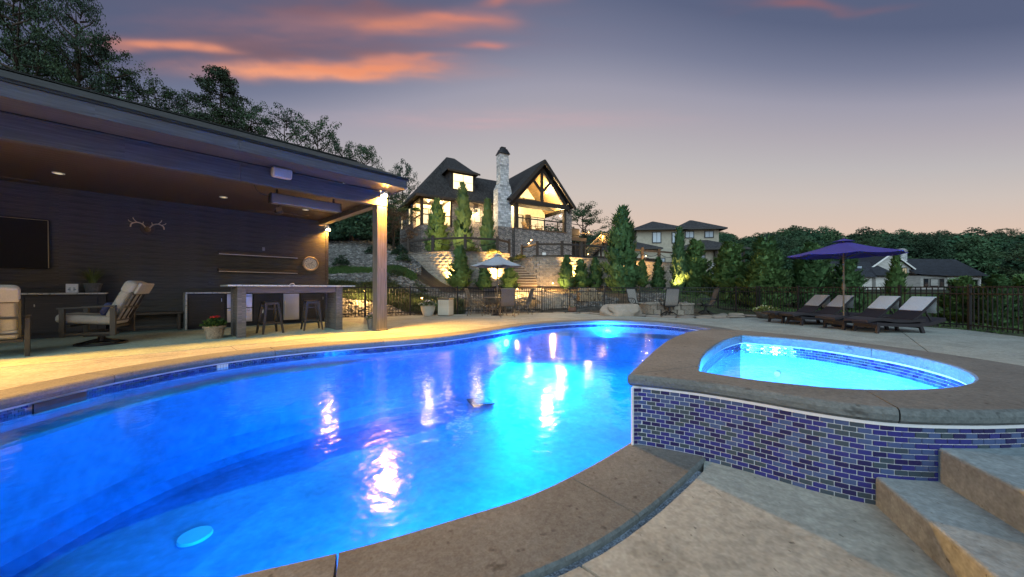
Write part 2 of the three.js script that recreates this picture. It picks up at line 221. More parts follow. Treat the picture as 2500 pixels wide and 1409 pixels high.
// retaining walls (world x, z of their faces), tops at 3.5 and 3.2
const W1 = poly2([[-7.6, -25.1], [-5.5, -23.5], [-3.74, -23.0], [-1.9, -23.25], [-0.15, -24.6]], 40), W2 = poly2([[0.63, -25.9], [1.49, -23.9], [3.49, -23.9], [6.8, -25.5], [10.5, -27.8], [13.6, -29.6], [16, -32]], 60);
const wallZ = (x) => { const f = (pl) => { for (let i = 0; i < pl.length - 1; i++) if ((x - pl[i][0]) * (x - pl[i + 1][0]) <= 0) return lerp(pl[i][1], pl[i + 1][1], (x - pl[i][0]) / (pl[i + 1][0] - pl[i][0] || 1)); return null; }; return f(x < 0.25 ? W1 : W2); };
function groundH(x, z) {
  const d = -z;
  const slopeL = Math.max(0, 0.32 * (Math.min(d, 29) - 13.6)) + Math.max(0, 0.05 * (Math.min(d, 60) - 29));       // gravel bank on the left
  const mid = clamp(0.16 * (d - 16), 0, 1.25) + Math.max(0, 0.02 * (d - 26));           // below the walls
  const right = clamp(0.012 * (d - 16), -0.15, 0.6) + 0.2 * sstep(30, 60, d);
  let y = lerp(slopeL, mid, sstep(-7.6, -3.2, x + 0.25 * (d - 16) * 0));
  y = lerp(y, right, sstep(8, 15, x));
  const wz = wallZ(x);
  const terr = 3.45 + clamp((d - 26) * 0.03, 0, 0.5);
  if (d > 20) {
    if (wz !== null && z < wz - 0.75) y = x > 12 ? lerp(terr, right, sstep(12, 16, x)) : terr;
    else if (x <= -7.6 && x > -12 && d > 25) y = lerp(slopeL, Math.max(terr, slopeL * 0.75), sstep(-12, -7.6, x));
    else if (wz === null && x > -0.2 && x < 0.7 && d > 26) y = terr;
  }
  y += sstep(75, 190, d) * (13 + 11 * (fbm(x * 0.02 + 9, z * 0.02, 3) - 0.3)) * (1 - 0.35 * sstep(30, -30, x));
  if (x < -16) y += sstep(-16, -50, x) * sstep(14, 45, d) * 11;
  y += (fbm(x * 0.35 + 40, z * 0.35, 3) - 0.5) * 0.25 * sstep(14, 20, d);
  return y;
}
function groundY(x, z) {
  if (inside([x, z], DECKPG)) return distPoly([x, z], DECKPG) < 0.6 ? -0.14 : inside([x, z], HOLE) || distPoly([x, z], HOLE) < 1.2 ? -3 : -0.16;
  const e = distPoly([x, z], DECKPG);
  const h = groundH(x, z); return e < 0.5 ? Math.min(h, -0.1) : lerp(-0.1, h, sstep(0.4, 2.2, e));
}
{
  const axis = (lo, hi, a, b, fine, grow) => { const r = []; let x = a; while (x <= b) { r.push(x); x += fine; } let s = fine; while (r[r.length - 1] < hi) { s *= grow; r.push(r[r.length - 1] + s); } s = fine; while (r[0] > lo) { s *= grow; r.unshift(r[0] - s); } return r; };
  const xs = axis(-420, 460, -17, 18, 0.5, 1.1), zs = axis(-620, 60, -33, 4, 0.45, 1.1), pos = [], col = [], idx = [], uv = [];
  for (const z of zs) for (const x of xs) {
    const y = groundY(x, z), d = -z; pos.push(x, y, z); uv.push(x * 0.3, z * 0.3);
    const n = fbm(x * 0.5 + 7, z * 0.5 + 3, 4), wz = wallZ(x);
    let c = [0.045, 0.075, 0.022]; // grass
    const mulch = [0.05, 0.03, 0.018], grav = [0.13, 0.12, 0.11], soil = [0.16, 0.11, 0.07];
    if (x < -3.5 && d > 13 && d < 34) { c = grav; const g = d + (n - 0.5) * 2; if (g > 19.6 && g < 21.4) c = [0.05, 0.085, 0.025]; if (g > 15.3 && g < 17.8) c = [0.035, 0.06, 0.022]; }
    if (x >= -6.5 && x < 16 && d > 20 && wz !== null && z > wz - 1 && z < wz + 2.6) c = mulch;
    if (x > -4 && x < 9 && d >= 14 && d < 21) c = n > 0.47 ? soil : grav;
    if (wz !== null && z < wz - 0.9 && d < 40) c = [0.09, 0.075, 0.055];
    if (d > 60) c = [0.02, 0.035, 0.014];
    if (x < -9 && d > 24) c = [0.03, 0.03, 0.018];
    col.push(...c);
  }
  const nx = xs.length; for (let j = 0; j < zs.length - 1; j++) for (let i = 0; i < nx - 1; i++) { const a = j * nx + i; idx.push(a, a + nx, a + 1, a + 1, a + nx, a + nx + 1); }
  const g = new THREE.BufferGeometry(); g.setAttribute('position', new THREE.Float32BufferAttribute(pos, 3)); g.setAttribute('color', new THREE.Float32BufferAttribute(col, 3)); g.setAttribute('uv', new THREE.Float32BufferAttribute(uv, 2)); g.setIndex(idx); g.computeVertexNormals();
  structure('terrain', g, mat([1.6, 1.6, 1.6], 0.95, { map: T.ground, bumpMap: T.ground, bumpScale: 0.05, vertexColors: true }));
}

// ---------------------------------------------------------------- pool deck: cast slabs with open joints
{
  const sh = new THREE.Shape(DECKPG.map((p) => new THREE.Vector2(p[0], -p[1]))); sh.holes.push(new THREE.Path(HOLE.map((p) => new THREE.Vector2(p[0], -p[1]))));
  const mk = (y0, y1) => { const g = new THREE.ExtrudeGeometry(sh, { depth: y1 - y0, bevelEnabled: false }); g.rotateX(-Math.PI / 2); g.translate(0, y0, 0); return g; };
  const base = structure('deck_base', uvm(mk(-0.12, DY - 0.035)), mat([0.06, 0.055, 0.05], 0.95)); base.userData.kind = 'structure';
  const deck = new THREE.Group(); deck.name = 'pool_deck'; deck.userData.kind = 'structure'; scene.add(deck);
  const X0 = -3.14, Z0 = 9.93, S = 3.05, g = 0.007;
  const flat = [...DECKPG, ...HOLE], tris = THREE.ShapeUtils.triangulateShape(DECKPG.map((p) => new THREE.Vector2(...p)), [HOLE.map((p) => new THREE.Vector2(...p))]).map((t) => t.map((i) => toPV(...flat[i])));
  const clip = (pg, ax, v, keepLess) => { const o = []; for (let i = 0; i < pg.length; i++) { const p = pg[i], q = pg[(i + 1) % pg.length], dp = (p[ax] - v) * (keepLess ? 1 : -1), dq = (q[ax] - v) * (keepLess ? 1 : -1); if (dp <= 0) o.push(p); if (dp * dq < 0) { const t = dp / (dp - dq); o.push([lerp(p[0], q[0], t), lerp(p[1], q[1], t)]); } } return o; };
  for (let i = -6; i < 9; i++) for (let j = -6; j < 7; j++) {
    const x0 = X0 + i * S + g, x1 = X0 + (i + 1) * S - g, z0 = Z0 - (j + 1) * S + g, z1 = Z0 - j * S - g, tri = [], edges = new Map();
    for (const t of tris) {
      let p = clip(clip(clip(clip(t, 0, x1, true), 0, x0, false), 1, z1, true), 1, z0, false); if (p.length < 3) continue;
      p = p.map((q) => PV(q[0], q[1]));
      for (let k = 1; k < p.length - 1; k++) { const A = [p[0][0], DY, p[0][1]], B = [p[k][0], DY, p[k][1]], C = [p[k + 1][0], DY, p[k + 1][1]]; const up = (B[2] - A[2]) * (C[0] - A[0]) - (B[0] - A[0]) * (C[2] - A[2]) > 0; pushTris(tri, A, ...(up ? [B, C] : [C, B])); }
      for (let k = 0; k < p.length; k++) { const a = p[k], b = p[(k + 1) % p.length], key = [a, b].map((q) => q.map((v) => v.toFixed(3)).join()).sort().join('|'); edges.set(key, edges.has(key) ? null : [a, b]); }
    }
    for (const e of edges.values()) if (e) { const [a, b] = e; pushTris(tri, [a[0], DY, a[1]], [b[0], DY, b[1]], [b[0], -0.1, b[1]], [a[0], DY, a[1]], [b[0], -0.1, b[1]], [a[0], -0.1, a[1]]); }
    if (tri.length) M(deck, 'slab', triGeo(tri), MT.deck);
  }
  // grey mastic joint between coping and slabs
  const a = COFF(0.41), b = COFF(0.46), tri = []; for (let i = 0; i < a.length - 1; i++) { const y = -0.031; pushTris(tri, [a[i][0], y, a[i][1]], [b[i][0], y, b[i][1]], [b[i + 1][0], y, b[i + 1][1]], [a[i][0], y, a[i][1]], [b[i + 1][0], y, b[i + 1][1]], [a[i + 1][0], y, a[i + 1][1]]); }
  structure('mastic_joint', triGeo(tri), MT.mastic);
}
// a ring section swept between two matching lines; prof = [f (0 inner..1 outer), extra outward, y]
function sweep(inn, out, prof) {
  const tri = [], P = inn.map((a, i) => { const b = out[i], dx = b[0] - a[0], dz = b[1] - a[1], L = Math.hypot(dx, dz); return prof.map(([f, o, y]) => [a[0] + dx * f + dx / L * o, y, a[1] + dz * f + dz / L * o]); });
  const quad = (a, b, c, d) => { pushTris(tri, a, b, c, a, c, d); };
  for (let i = 0; i < P.length - 1; i++) for (let k = 0; k < prof.length; k++) { const k2 = (k + 1) % prof.length; quad(P[i][k], P[i + 1][k], P[i + 1][k2], P[i][k2]); }
  const pos = new Float32Array(tri); const g0 = new THREE.BufferGeometry(); g0.setAttribute('position', new THREE.BufferAttribute(pos, 3));
  for (const e of [0, P.length - 1]) { const v = P[e].map((p) => p), sh = THREE.ShapeUtils.triangulateShape(prof.map(([f, o, y]) => new THREE.Vector2(f * 0.4 + o, y)), []); for (const t of sh) pushTris(tri, ...(e ? [v[t[0]], v[t[1]], v[t[2]]] : [v[t[2]], v[t[1]], v[t[0]]])); }
  return triGeo(tri);
}
{ // coping of the pool: cantilevered concrete, bullnosed inside
  const cop = new THREE.Group(); cop.name = 'pool_coping'; cop.userData.kind = 'structure'; scene.add(cop);
  const prof = [[0, 0.0, -0.11], [0, -0.035, -0.1], [0, -0.045, -0.055], [0, -0.035, -0.015], [0, -0.01, 0], [1, -0.012, 0], [1, 0, -0.01], [1, 0, -0.11]];
  const ext = (L) => [[L[0][0] + (L[0][0] - L[1][0]) * 2.2, L[0][1] + (L[0][1] - L[1][1]) * 2.2], ...L], I = ext(POOLC), O = ext(COFF(0.42)), N = I.length;
  // joints where the photograph shows them near the spa, then about every 1.9 m
  const cuts = [0]; let acc = 0; const near = [0.95, 2.08, 3.63]; let k = 0;
  for (let i = 1; i < N - 3; i++) { acc += Math.hypot(I[i][0] - I[i - 1][0], I[i][1] - I[i - 1][1]); const lim = k < near.length ? near[k] : near[near.length - 1] + (k - near.length + 1) * 1.95; if (acc >= lim) { cuts.push(i); k++; } } cuts.push(N - 1);
  const mats = [MT.coping, MT.coping.clone(), MT.coping.clone()]; mats[1].color.multiplyScalar(0.93); mats[2].color.multiplyScalar(1.05);
  for (let c = 0; c < cuts.length - 1; c++) {
    const a = I.slice(cuts[c], cuts[c + 1] + 1).map((p) => [...p]), b = O.slice(cuts[c], cuts[c + 1] + 1).map((p) => [...p]);
    const gap = (L) => { const m = L.length - 1, d1 = Math.hypot(L[1][0] - L[0][0], L[1][1] - L[0][1]), d2 = Math.hypot(L[m][0] - L[m - 1][0], L[m][1] - L[m - 1][1]), g = 0.005; L[0] = [lerp(L[0][0], L[1][0], g / d1), lerp(L[0][1], L[1][1], g / d1)]; L[m] = [lerp(L[m][0], L[m - 1][0], g / d2), lerp(L[m][1], L[m - 1][1], g / d2)]; };
    gap(a); gap(b); M(cop, 'coping_stone', sweep(a, b, prof), mats[c % 3]);
  }
}
// ---------------------------------------------------------------- pool shell, tile band, water, fittings
const WY = -0.18;
const floorY = (x, z) => lerp(-1.05, -1.75, sstep(-10.5, -5.5, z));
const TILE = [mat([0.017, 0.015, 0.075], 0.14), mat([0.026, 0.028, 0.16], 0.14), mat([0.05, 0.078, 0.18], 0.16), mat([0.04, 0.06, 0.08], 0.16)];
{
  const pool = thing('swimming_pool', 'free-form blue lit swimming pool with mosaic band under its coping', 'pool');
  const ring = POOLPG, n = ring.length, tri = [], inn = (d) => offsetLine(ring, -d * SGN, true);
  const L = [[ring, () => -0.115], [ring, (x, z) => floorY(x, z) + 0.3], [inn(0.05), (x, z) => floorY(x, z) + 0.12], [inn(0.16), (x, z) => floorY(x, z) + 0.03], [inn(0.32), (x, z) => floorY(x, z) - 0.003]];
  for (let r = 0; r < L.length - 1; r++) for (let i = 0; i < n; i++) { const j = (i + 1) % n, q = (k, m) => { const p = L[k][0][m]; return [p[0], L[k][1](p[0], p[1]), p[1]]; }; pushTris(tri, q(r, i), q(r, j), q(r + 1, j), q(r, i), q(r + 1, j), q(r + 1, i)); }
  M(pool, 'shell_wall', triGeo(tri), MT.pool);
  const fl = new THREE.PlaneGeometry(13, 14, 26, 40); fl.rotateX(-Math.PI / 2); fl.translate(0.2, 0, -6.3); const fp = fl.attributes.position; for (let i = 0; i < fp.count; i++) fp.setY(i, floorY(fp.getX(i), fp.getZ(i))); fl.computeVertexNormals(); M(pool, 'shell_floor', uvm(fl), MT.pool);
  // underwater bench along the pavilion side
  const i0 = POOLC.findIndex((p) => p[1] < -3 && p[0] < -4.5) - 14, i1 = POOLC.findIndex((p) => p[0] > -2.95 && p[1] < -7) + 1, bi = POOLC.slice(i0, i1), bo = bi.map((p, k) => offsetLine(POOLC, -SGN * (0.36 * sstep(0, 6, bi.length - 1 - k) + 0.06))[i0 + k]);
  M(pool, 'bench', sweep(bi, bo, [[0, -0.05, -0.34], [1, -0.03, -0.34], [1, 0, -0.37], [1, 0, -1.2], [0, -0.05, -1.2]]), MT.pool);
  // broad entry steps at the far end
  for (const [k, y] of [[1.5, -0.4], [1.0, -0.66], [0.55, -0.9]]) { const pg = [[2.1 - k * 0.3, -12.4], [2.0 - k * 0.35, -11.3 + k * 0.4], [3.6, -11.5 + k * 0.85], [5.1, -10.9 + k * 0.7], [5.8, -10.4]]; M(pool, 'entry_step', prism(poly2(pg, 24), -1.6, -0.35 - (1.5 - k) * 0.28, 0.02), MT.pool); }
  // white trim, mosaic band
  const st = COFF(-0.012), si = COFF(0.02); M(pool, 'trim_strip', sweep(st, si, [[0, 0, -0.111], [0, 0, -0.128], [1, 0, -0.128], [1, 0, -0.111]]), MT.whiteStrip);
  const tl = [[], [], [], []]; let acc = 0; const w = 0.052, h = 0.0245;
  const SK = [[-4.99, -3.9], 0.26]; // skimmer mouth
  for (let row = 0; row < 4; row++) { let need = row % 2 ? w / 2 : 0; acc = 0; for (let i = 1; i < POOLC.length; i++) { const a = POOLC[i - 1], b = POOLC[i], l = Math.hypot(b[0] - a[0], b[1] - a[1]); while (need < acc + l) { const t = (need - acc) / l, x = lerp(a[0], b[0], t), z = lerp(a[1], b[1], t); need += w; if (Math.hypot(x - SK[0][0], z - SK[0][1]) < SK[1]) continue; const nx = (b[1] - a[1]) / l * -SGN, nz = -(b[0] - a[0]) / l * -SGN; if (z > -3 && x > -4.4) continue; tl[Math.floor(R() * 4)].push(TM(x + nx * 0.004, -0.143 - row * 0.027, z + nz * 0.004, 0, Math.atan2(nx, nz), 0, 1)); } acc += l; } }
  tl.forEach((l, k) => stuff(inst(pool, 'mosaic_band', box(w - 0.004, h, 0.007), TILE[k], l)));
  // skimmer mouth, overflow grate, drains
  const sk = M(pool, 'skimmer_mouth', box(0.46, 0.1, 0.02), MT.dark, -4.995, -0.178, -3.9, 0, Math.PI / 2 + 0.02); M(sk, 'skimmer_lip', box(0.5, 0.012, 0.03), MT.whiteStrip, 0, -0.055, 0.02);
  const gr = M(pool, 'overflow_grate', box(0.15, 0.09, 0.012), MT.grey, -4.62, -0.17, -5.62, 0, 1.0); for (let k = 0; k < 7; k++) M(gr, 'slot_bar', box(0.009, 0.075, 0.014), MT.white, -0.06 + k * 0.02, 0, 0.006);
  const dr = M(pool, 'floor_drain', rbox(0.5, 0.03, 0.5, 0.01), MT.dark, -0.7, floorY(0, -7.8) + 0.02, -7.8, 0, 0.4); M(dr, 'drain_grid', box(0.3, 0.012, 0.3), MT.grey, 0.02, 0.018, 0);
  M(pool, 'drain_cover', cyl(0.15, 0.16, 0.03, 28), MT.white, -3.6, floorY(0, -4.0) + 0.02, -4.0);
  // water
  const ws = new THREE.ShapeGeometry(new THREE.Shape(POOLPG.map((p) => new THREE.Vector2(p[0], -p[1])))); ws.rotateX(-Math.PI / 2); ws.translate(0, WY, 0);
  M(pool, 'water', uvm(ws), mat([0.1, 0.55, 0.98], 0.09, { transmission: 1, thickness: 0, ior: 1.33, bumpMap: rep(T.ripple, 0.35), bumpScale: 0.009 }));
  // underwater lamps
  const lampAt = (x, z, y, tx, tz, cd, dn = 0.6, gr = 0.25, nm = 'pool_light') => { const d = V(tx - x, 0, tz - z).normalize(), ry = Math.atan2(d.x, d.z), b = M(pool, nm, cyl(0.1, 0.11, 0.03, 24), glow([0.35, 0.8, 1], 30), x, y, z, Math.PI / 2, 0, 0); b.rotation.order = 'YXZ'; b.rotation.y = ry; addSpot(x + d.x * 0.06, y, z + d.z * 0.06, x + d.x * 3, y - dn * 3, z + d.z * 3, [0.003, gr, 1], cd, 1.12, 1, 14); };
  lampAt(3.25, -11.93, -0.42, 1.0, -7, 1500, 0.7, 0.42); lampAt(-0.16, -9.72, -0.42, 2.2, -7.5, 1200, 0.7, 0.42); lampAt(1.88, -4.12, -0.45, -1.6, -3.2, 90, 0.45, 0.45); lampAt(-0.25, -1.72, -0.9, -1.3, -5, 330, 0.75, 0.36);
  addLamp(3.2, -0.36, -11.8, [0.05, 0.5, 1], 26, 3); addLamp(-0.1, -0.36, -9.62, [0.05, 0.5, 1], 12, 3);
}
// ---------------------------------------------------------------- spa
{
  const spa = thing('raised_spa', 'raised round spa with blue and grey mosaic wall and concrete coping', 'spa');
  const C = [2.62, -3.2], TOP = 0.485, byAngle = (pg, a) => { const dx = Math.cos(a), dz = Math.sin(a); let best = 0; for (let i = 0; i < pg.length; i++) { const p = pg[i], q = pg[(i + 1) % pg.length], ex = q[0] - p[0], ez = q[1] - p[1], den = dx * ez - dz * ex; if (Math.abs(den) < 1e-9) continue; const t = ((p[0] - C[0]) * ez - (p[1] - C[1]) * ex) / den, s = ((p[0] - C[0]) * dz - (p[1] - C[1]) * dx) / den; if (t > 0 && s >= -1e-6 && s <= 1 + 1e-6) best = Math.max(best, t); } return [C[0] + dx * best, C[1] + dz * best]; };
  const aOf = (x, z) => Math.atan2(z - C[1], x - C[0]);
  const cor = aOf(0.80, -2.44), cor2 = aOf(2.94, -4.51);
  const prof = [[0, 0.02, TOP - 0.1], [0, -0.004, TOP - 0.095], [0, -0.008, TOP - 0.03], [0, -0.003, TOP - 0.008], [0, 0.012, TOP], [1, -0.02, TOP], [1, -0.005, TOP - 0.008], [1, 0.003, TOP - 0.03], [1, 0, TOP - 0.06], [1, -0.02, TOP - 0.078], [1, -0.06, TOP - 0.078]];
  const joints = [cor - 2 * Math.PI, aOf(1.42, -3.49) - 0, aOf(2.2, -4.55), cor2, aOf(3.9, -3.6), aOf(3.8, -2.25), aOf(1.92, -1.75)].map((a) => { while (a < cor - 2 * Math.PI - 1e-6) a += 2 * Math.PI; while (a >= cor - 1e-6) a -= 2 * Math.PI; return a; }).sort((a, b) => a - b); joints.push(joints[0] + 2 * Math.PI);
  const O = (a) => byAngle(SPAO, a), I = (a) => byAngle(SPAI, a);
  const cm = [MT.coping, MT.coping.clone()]; cm[1].color.multiplyScalar(0.95);
  for (let k = 0; k < joints.length - 1; k++) { const a = [], b = []; for (let i = 0; i <= 26; i++) { const t = lerp(joints[k] + 0.0022, joints[k + 1] - 0.0022, i / 26); a.push(I(t)); b.push(O(t)); } M(spa, 'coping_stone', sweep(a, b, prof), cm[k % 2]); }
  // outer wall (grout), trim strip and mosaic tiles
  const wl = offsetLine(SPAO, -0.035 * (inside(offsetLine(SPAO, 0.2, true)[40], SPAO) ? -1 : 1), true), tri = [];
  for (let i = 0; i < wl.length; i++) { const p = wl[i], q = wl[(i + 1) % wl.length]; pushTris(tri, [p[0], TOP - 0.078, p[1]], [q[0], TOP - 0.078, q[1]], [q[0], -1.9, q[1]], [p[0], TOP - 0.078, p[1]], [q[0], -1.9, q[1]], [p[0], -1.9, p[1]]); }
  M(spa, 'outer_wall', triGeo(tri), MT.grout);
  const N = 160, so = [], s2 = []; for (let i = 0; i <= N; i++) { const a = i / N * 2 * Math.PI, o = byAngle(wl, a), dx = o[0] - C[0], dz = o[1] - C[1], l = Math.hypot(dx, dz); so.push([o[0] - dx / l * 0.01, o[1] - dz / l * 0.01]); s2.push([o[0] + dx / l * 0.012, o[1] + dz / l * 0.012]); }
  M(spa, 'trim_strip', sweep(so, s2, [[0, 0, 0.389], [0, 0, 0.408], [1, 0, 0.408], [1, 0, 0.389]]), MT.whiteStrip);
  // tiles follow the wall from the pool corner round the front; and the pool side
  const w = 0.0585, h = 0.0277; const wc = aOf(...wl[0]), line = []; for (let a = wc - 0.001; a > wc - Math.PI * 1.25; a -= 0.004) line.push(byAngle(wl, a)); const lineB = []; for (let a = wc + 0.001; a < wc + 1.75; a += 0.004) lineB.push(byAngle(wl, a));
  const tg = (L, rows) => { const out = []; const cum = [0]; for (let i = 1; i < L.length; i++) cum.push(cum[i - 1] + Math.hypot(L[i][0] - L[i - 1][0], L[i][1] - L[i - 1][1])); for (let r = 0; r < rows; r++) { let i = 1; for (let s = (r % 2 ? w / 4 : w / 2) + 0.002, first = r % 2; s < cum[cum.length - 1]; s += first ? w * 0.75 : w, first = 0) { while (i < cum.length - 1 && cum[i] < s) i++; const t = (s - cum[i - 1]) / (cum[i] - cum[i - 1]), x = lerp(L[i - 1][0], L[i][0], t), z = lerp(L[i - 1][1], L[i][1], t); const l = Math.hypot(x - C[0], z - C[1]); let tx = L[i][0] - L[i - 1][0], tz = L[i][1] - L[i - 1][1]; const tl = Math.hypot(tx, tz); tx /= tl; tz /= tl; let nx = tz, nz = -tx; if (nx * (x - C[0]) + nz * (z - C[1]) < 0) { nx = -nx; nz = -nz; } out.push({ x: x + nx * 0.0025, z: z + nz * 0.0025, y: 0.3765 - r * h, half: first, ry: Math.atan2(nx, nz), d: Math.hypot(x, z, 1.08 - 0.3765 + r * h), r }); } } return out; };
  const front = tg(line, 16).filter((t) => !(t.y < 0.11 && t.x > 1.9) && !(t.y < 0.27 && t.x > 2.15) && t.y > -0.03 - (t.x > 1.2 ? 0.03 : 0)).sort((a, b) => a.d - b.d);
  const geo = rbox(w - 0.0042, h - 0.0042, 0.006, 0.0012, 1), rest = [[], [], [], []];
  const broken = (t) => Math.abs(t.x - 1.53) < 0.03 && t.y < 0.02 && t.y > -0.01;
  front.forEach((t, i) => { const k = [0, 0, 1, 1, 1, 2, 2, 2, 3, 3][Math.floor(R() * 10)]; const hs = t.half ? 0.47 : 1; if (i < 300) M(spa, 'tile', geo, TILE[k], t.x, t.y, t.z, 0, t.ry, (R() - 0.5) * 0.01).scale.x = hs; else rest[k].push(TM(t.x, t.y, t.z, 0, t.ry, 0, hs, 1, 1)); });
  { const c = wl[0]; M(spa, 'corner_trim', rbox(0.014, 0.41, 0.014, 0.003), MT.whiteStrip, c[0] - 0.002, 0.19, c[1] + 0.004, 0, 0.6); }
  for (const t of tg(lineB, 24)) rest[Math.floor(R() * 4)].push(TM(t.x, t.y, t.z, 0, t.ry, 0, t.half ? 0.47 : 1, 1, 1));
  // inner wall, bench, floor, tile line, water
  const iw = offsetLine(SPAI, 0.02 * (inside(offsetLine(SPAI, 0.2, true)[40], SPAI) ? -1 : 1), true), wt = [];
  for (let i = 0; i < iw.length; i++) { const p = iw[i], q = iw[(i + 1) % iw.length]; pushTris(wt, [p[0], TOP - 0.095, p[1]], [q[0], TOP - 0.095, q[1]], [q[0], -0.7, q[1]], [p[0], TOP - 0.095, p[1]], [q[0], -0.7, q[1]], [p[0], -0.7, p[1]]); }
  M(spa, 'inner_wall', triGeo(wt), MT.pool);
  const ia = [], ib = []; for (let i = 0; i <= 120; i++) { const a = i / 120 * 2 * Math.PI, o = byAngle(iw, a), dx = C[0] - o[0], dz = C[1] - o[1], l = Math.hypot(dx, dz); ia.push(o); ib.push([o[0] + dx / l * 0.36, o[1] + dz / l * 0.36]); }
  M(spa, 'seat_bench', sweep(ia, ib, [[0, -0.02, -0.1], [1, -0.03, -0.1], [1, 0, -0.13], [1, 0, -0.68], [0, -0.02, -0.68]]), MT.pool);
  M(spa, 'spa_floor', prism(iw, -0.75, -0.62), MT.pool); M(spa, 'floor_drain', cyl(0.11, 0.12, 0.03, 24), MT.white, 2.2, -0.605, -2.75);
  const is = ia.map((o) => { const dx = C[0] - o[0], dz = C[1] - o[1], l = Math.hypot(dx, dz); return [o[0] + dx / l * 0.008, o[1] + dz / l * 0.008]; });
  M(spa, 'inner_trim_strip', sweep(is, ia, [[0, 0, TOP - 0.098], [0, 0, TOP - 0.112], [1, 0, TOP - 0.112], [1, 0, TOP - 0.098]]), MT.whiteStrip);
  const cl = [...iw, iw[0]], cu = [0]; for (let i = 1; i < cl.length; i++) cu.push(cu[i - 1] + Math.hypot(cl[i][0] - cl[i - 1][0], cl[i][1] - cl[i - 1][1]));
  for (let r = 0; r < 4; r++) { let i = 1; for (let s = r % 2 ? 0 : w / 2; s < cu[cu.length - 1]; s += w) { while (i < cu.length - 1 && cu[i] < s) i++; const t = (s - cu[i - 1]) / (cu[i] - cu[i - 1]), x = lerp(cl[i - 1][0], cl[i][0], t), z = lerp(cl[i - 1][1], cl[i][1], t); let nx = cl[i][1] - cl[i - 1][1], nz = -(cl[i][0] - cl[i - 1][0]); if (nx * (C[0] - x) + nz * (C[1] - z) < 0) { nx = -nx; nz = -nz; } const nl = Math.hypot(nx, nz); rest[Math.floor(R() * 4)].push(TM(x + nx / nl * 0.003, TOP - 0.128 - r * h, z + nz / nl * 0.003, 0, Math.atan2(nx, nz), 0, 1)); } }
  rest.forEach((l, k) => stuff(inst(spa, 'mosaic_tiles', geo, TILE[k], l)));
  const ws = new THREE.ShapeGeometry(new THREE.Shape(iw.map((p) => new THREE.Vector2(p[0], -p[1])))); ws.rotateX(-Math.PI / 2); ws.translate(0, 0.285, 0); M(spa, 'water', uvm(ws), mat([0.45, 0.88, 1], 0.05, { transmission: 1, thickness: 0, ior: 1.33, bumpMap: rep(T.ripple, 0.6), bumpScale: 0.009 }));
  const lp = M(spa, 'spa_light', cyl(0.07, 0.08, 0.03, 24), glow([0.5, 0.95, 1], 6), 1.53, 0.02, -2.8, Math.PI / 2, 0, 0); lp.rotation.order = 'YXZ'; lp.rotation.y = 1.03;
  addSpot(1.6, 0.02, -2.76, 2.6, -0.12, -2.75, [0.1, 0.48, 1], 120, 1.45, 0.6, 4); addLamp(1.66, 0.06, -2.73, [0.06, 0.4, 1], 26, 3);
  M(spa, 'jet', cyl(0.03, 0.035, 0.02, 14), MT.white, 3.545, 0.05, -3.3, 0, 0, Math.PI / 2); M(spa, 'jet', cyl(0.03, 0.035, 0.02, 14), MT.white, 3.2, 0.05, -4.25, Math.PI / 2, 0, 0.7);
}
// steps up to the spa
{
  const st = thing('spa_steps', 'pale concrete steps against the tiled spa wall', 'steps');
  M(st, 'lower_step', prism([[1.86, -1.82], [1.6, -1.16], [1.35, -0.5], [4.4, -0.5], [4.4, -1.6], [3.3, -2.0], [2.4, -1.9]], -0.06, 0.125, 0.012), MT.step);
  M(st, 'upper_step', prism([[2.13, -1.8], [1.99, -1.36], [1.68, -0.45], [4.42, -0.45], [4.42, -1.5], [3.3, -1.95], [2.6, -1.86]], 0.1, 0.29, 0.012), MT.step);
}
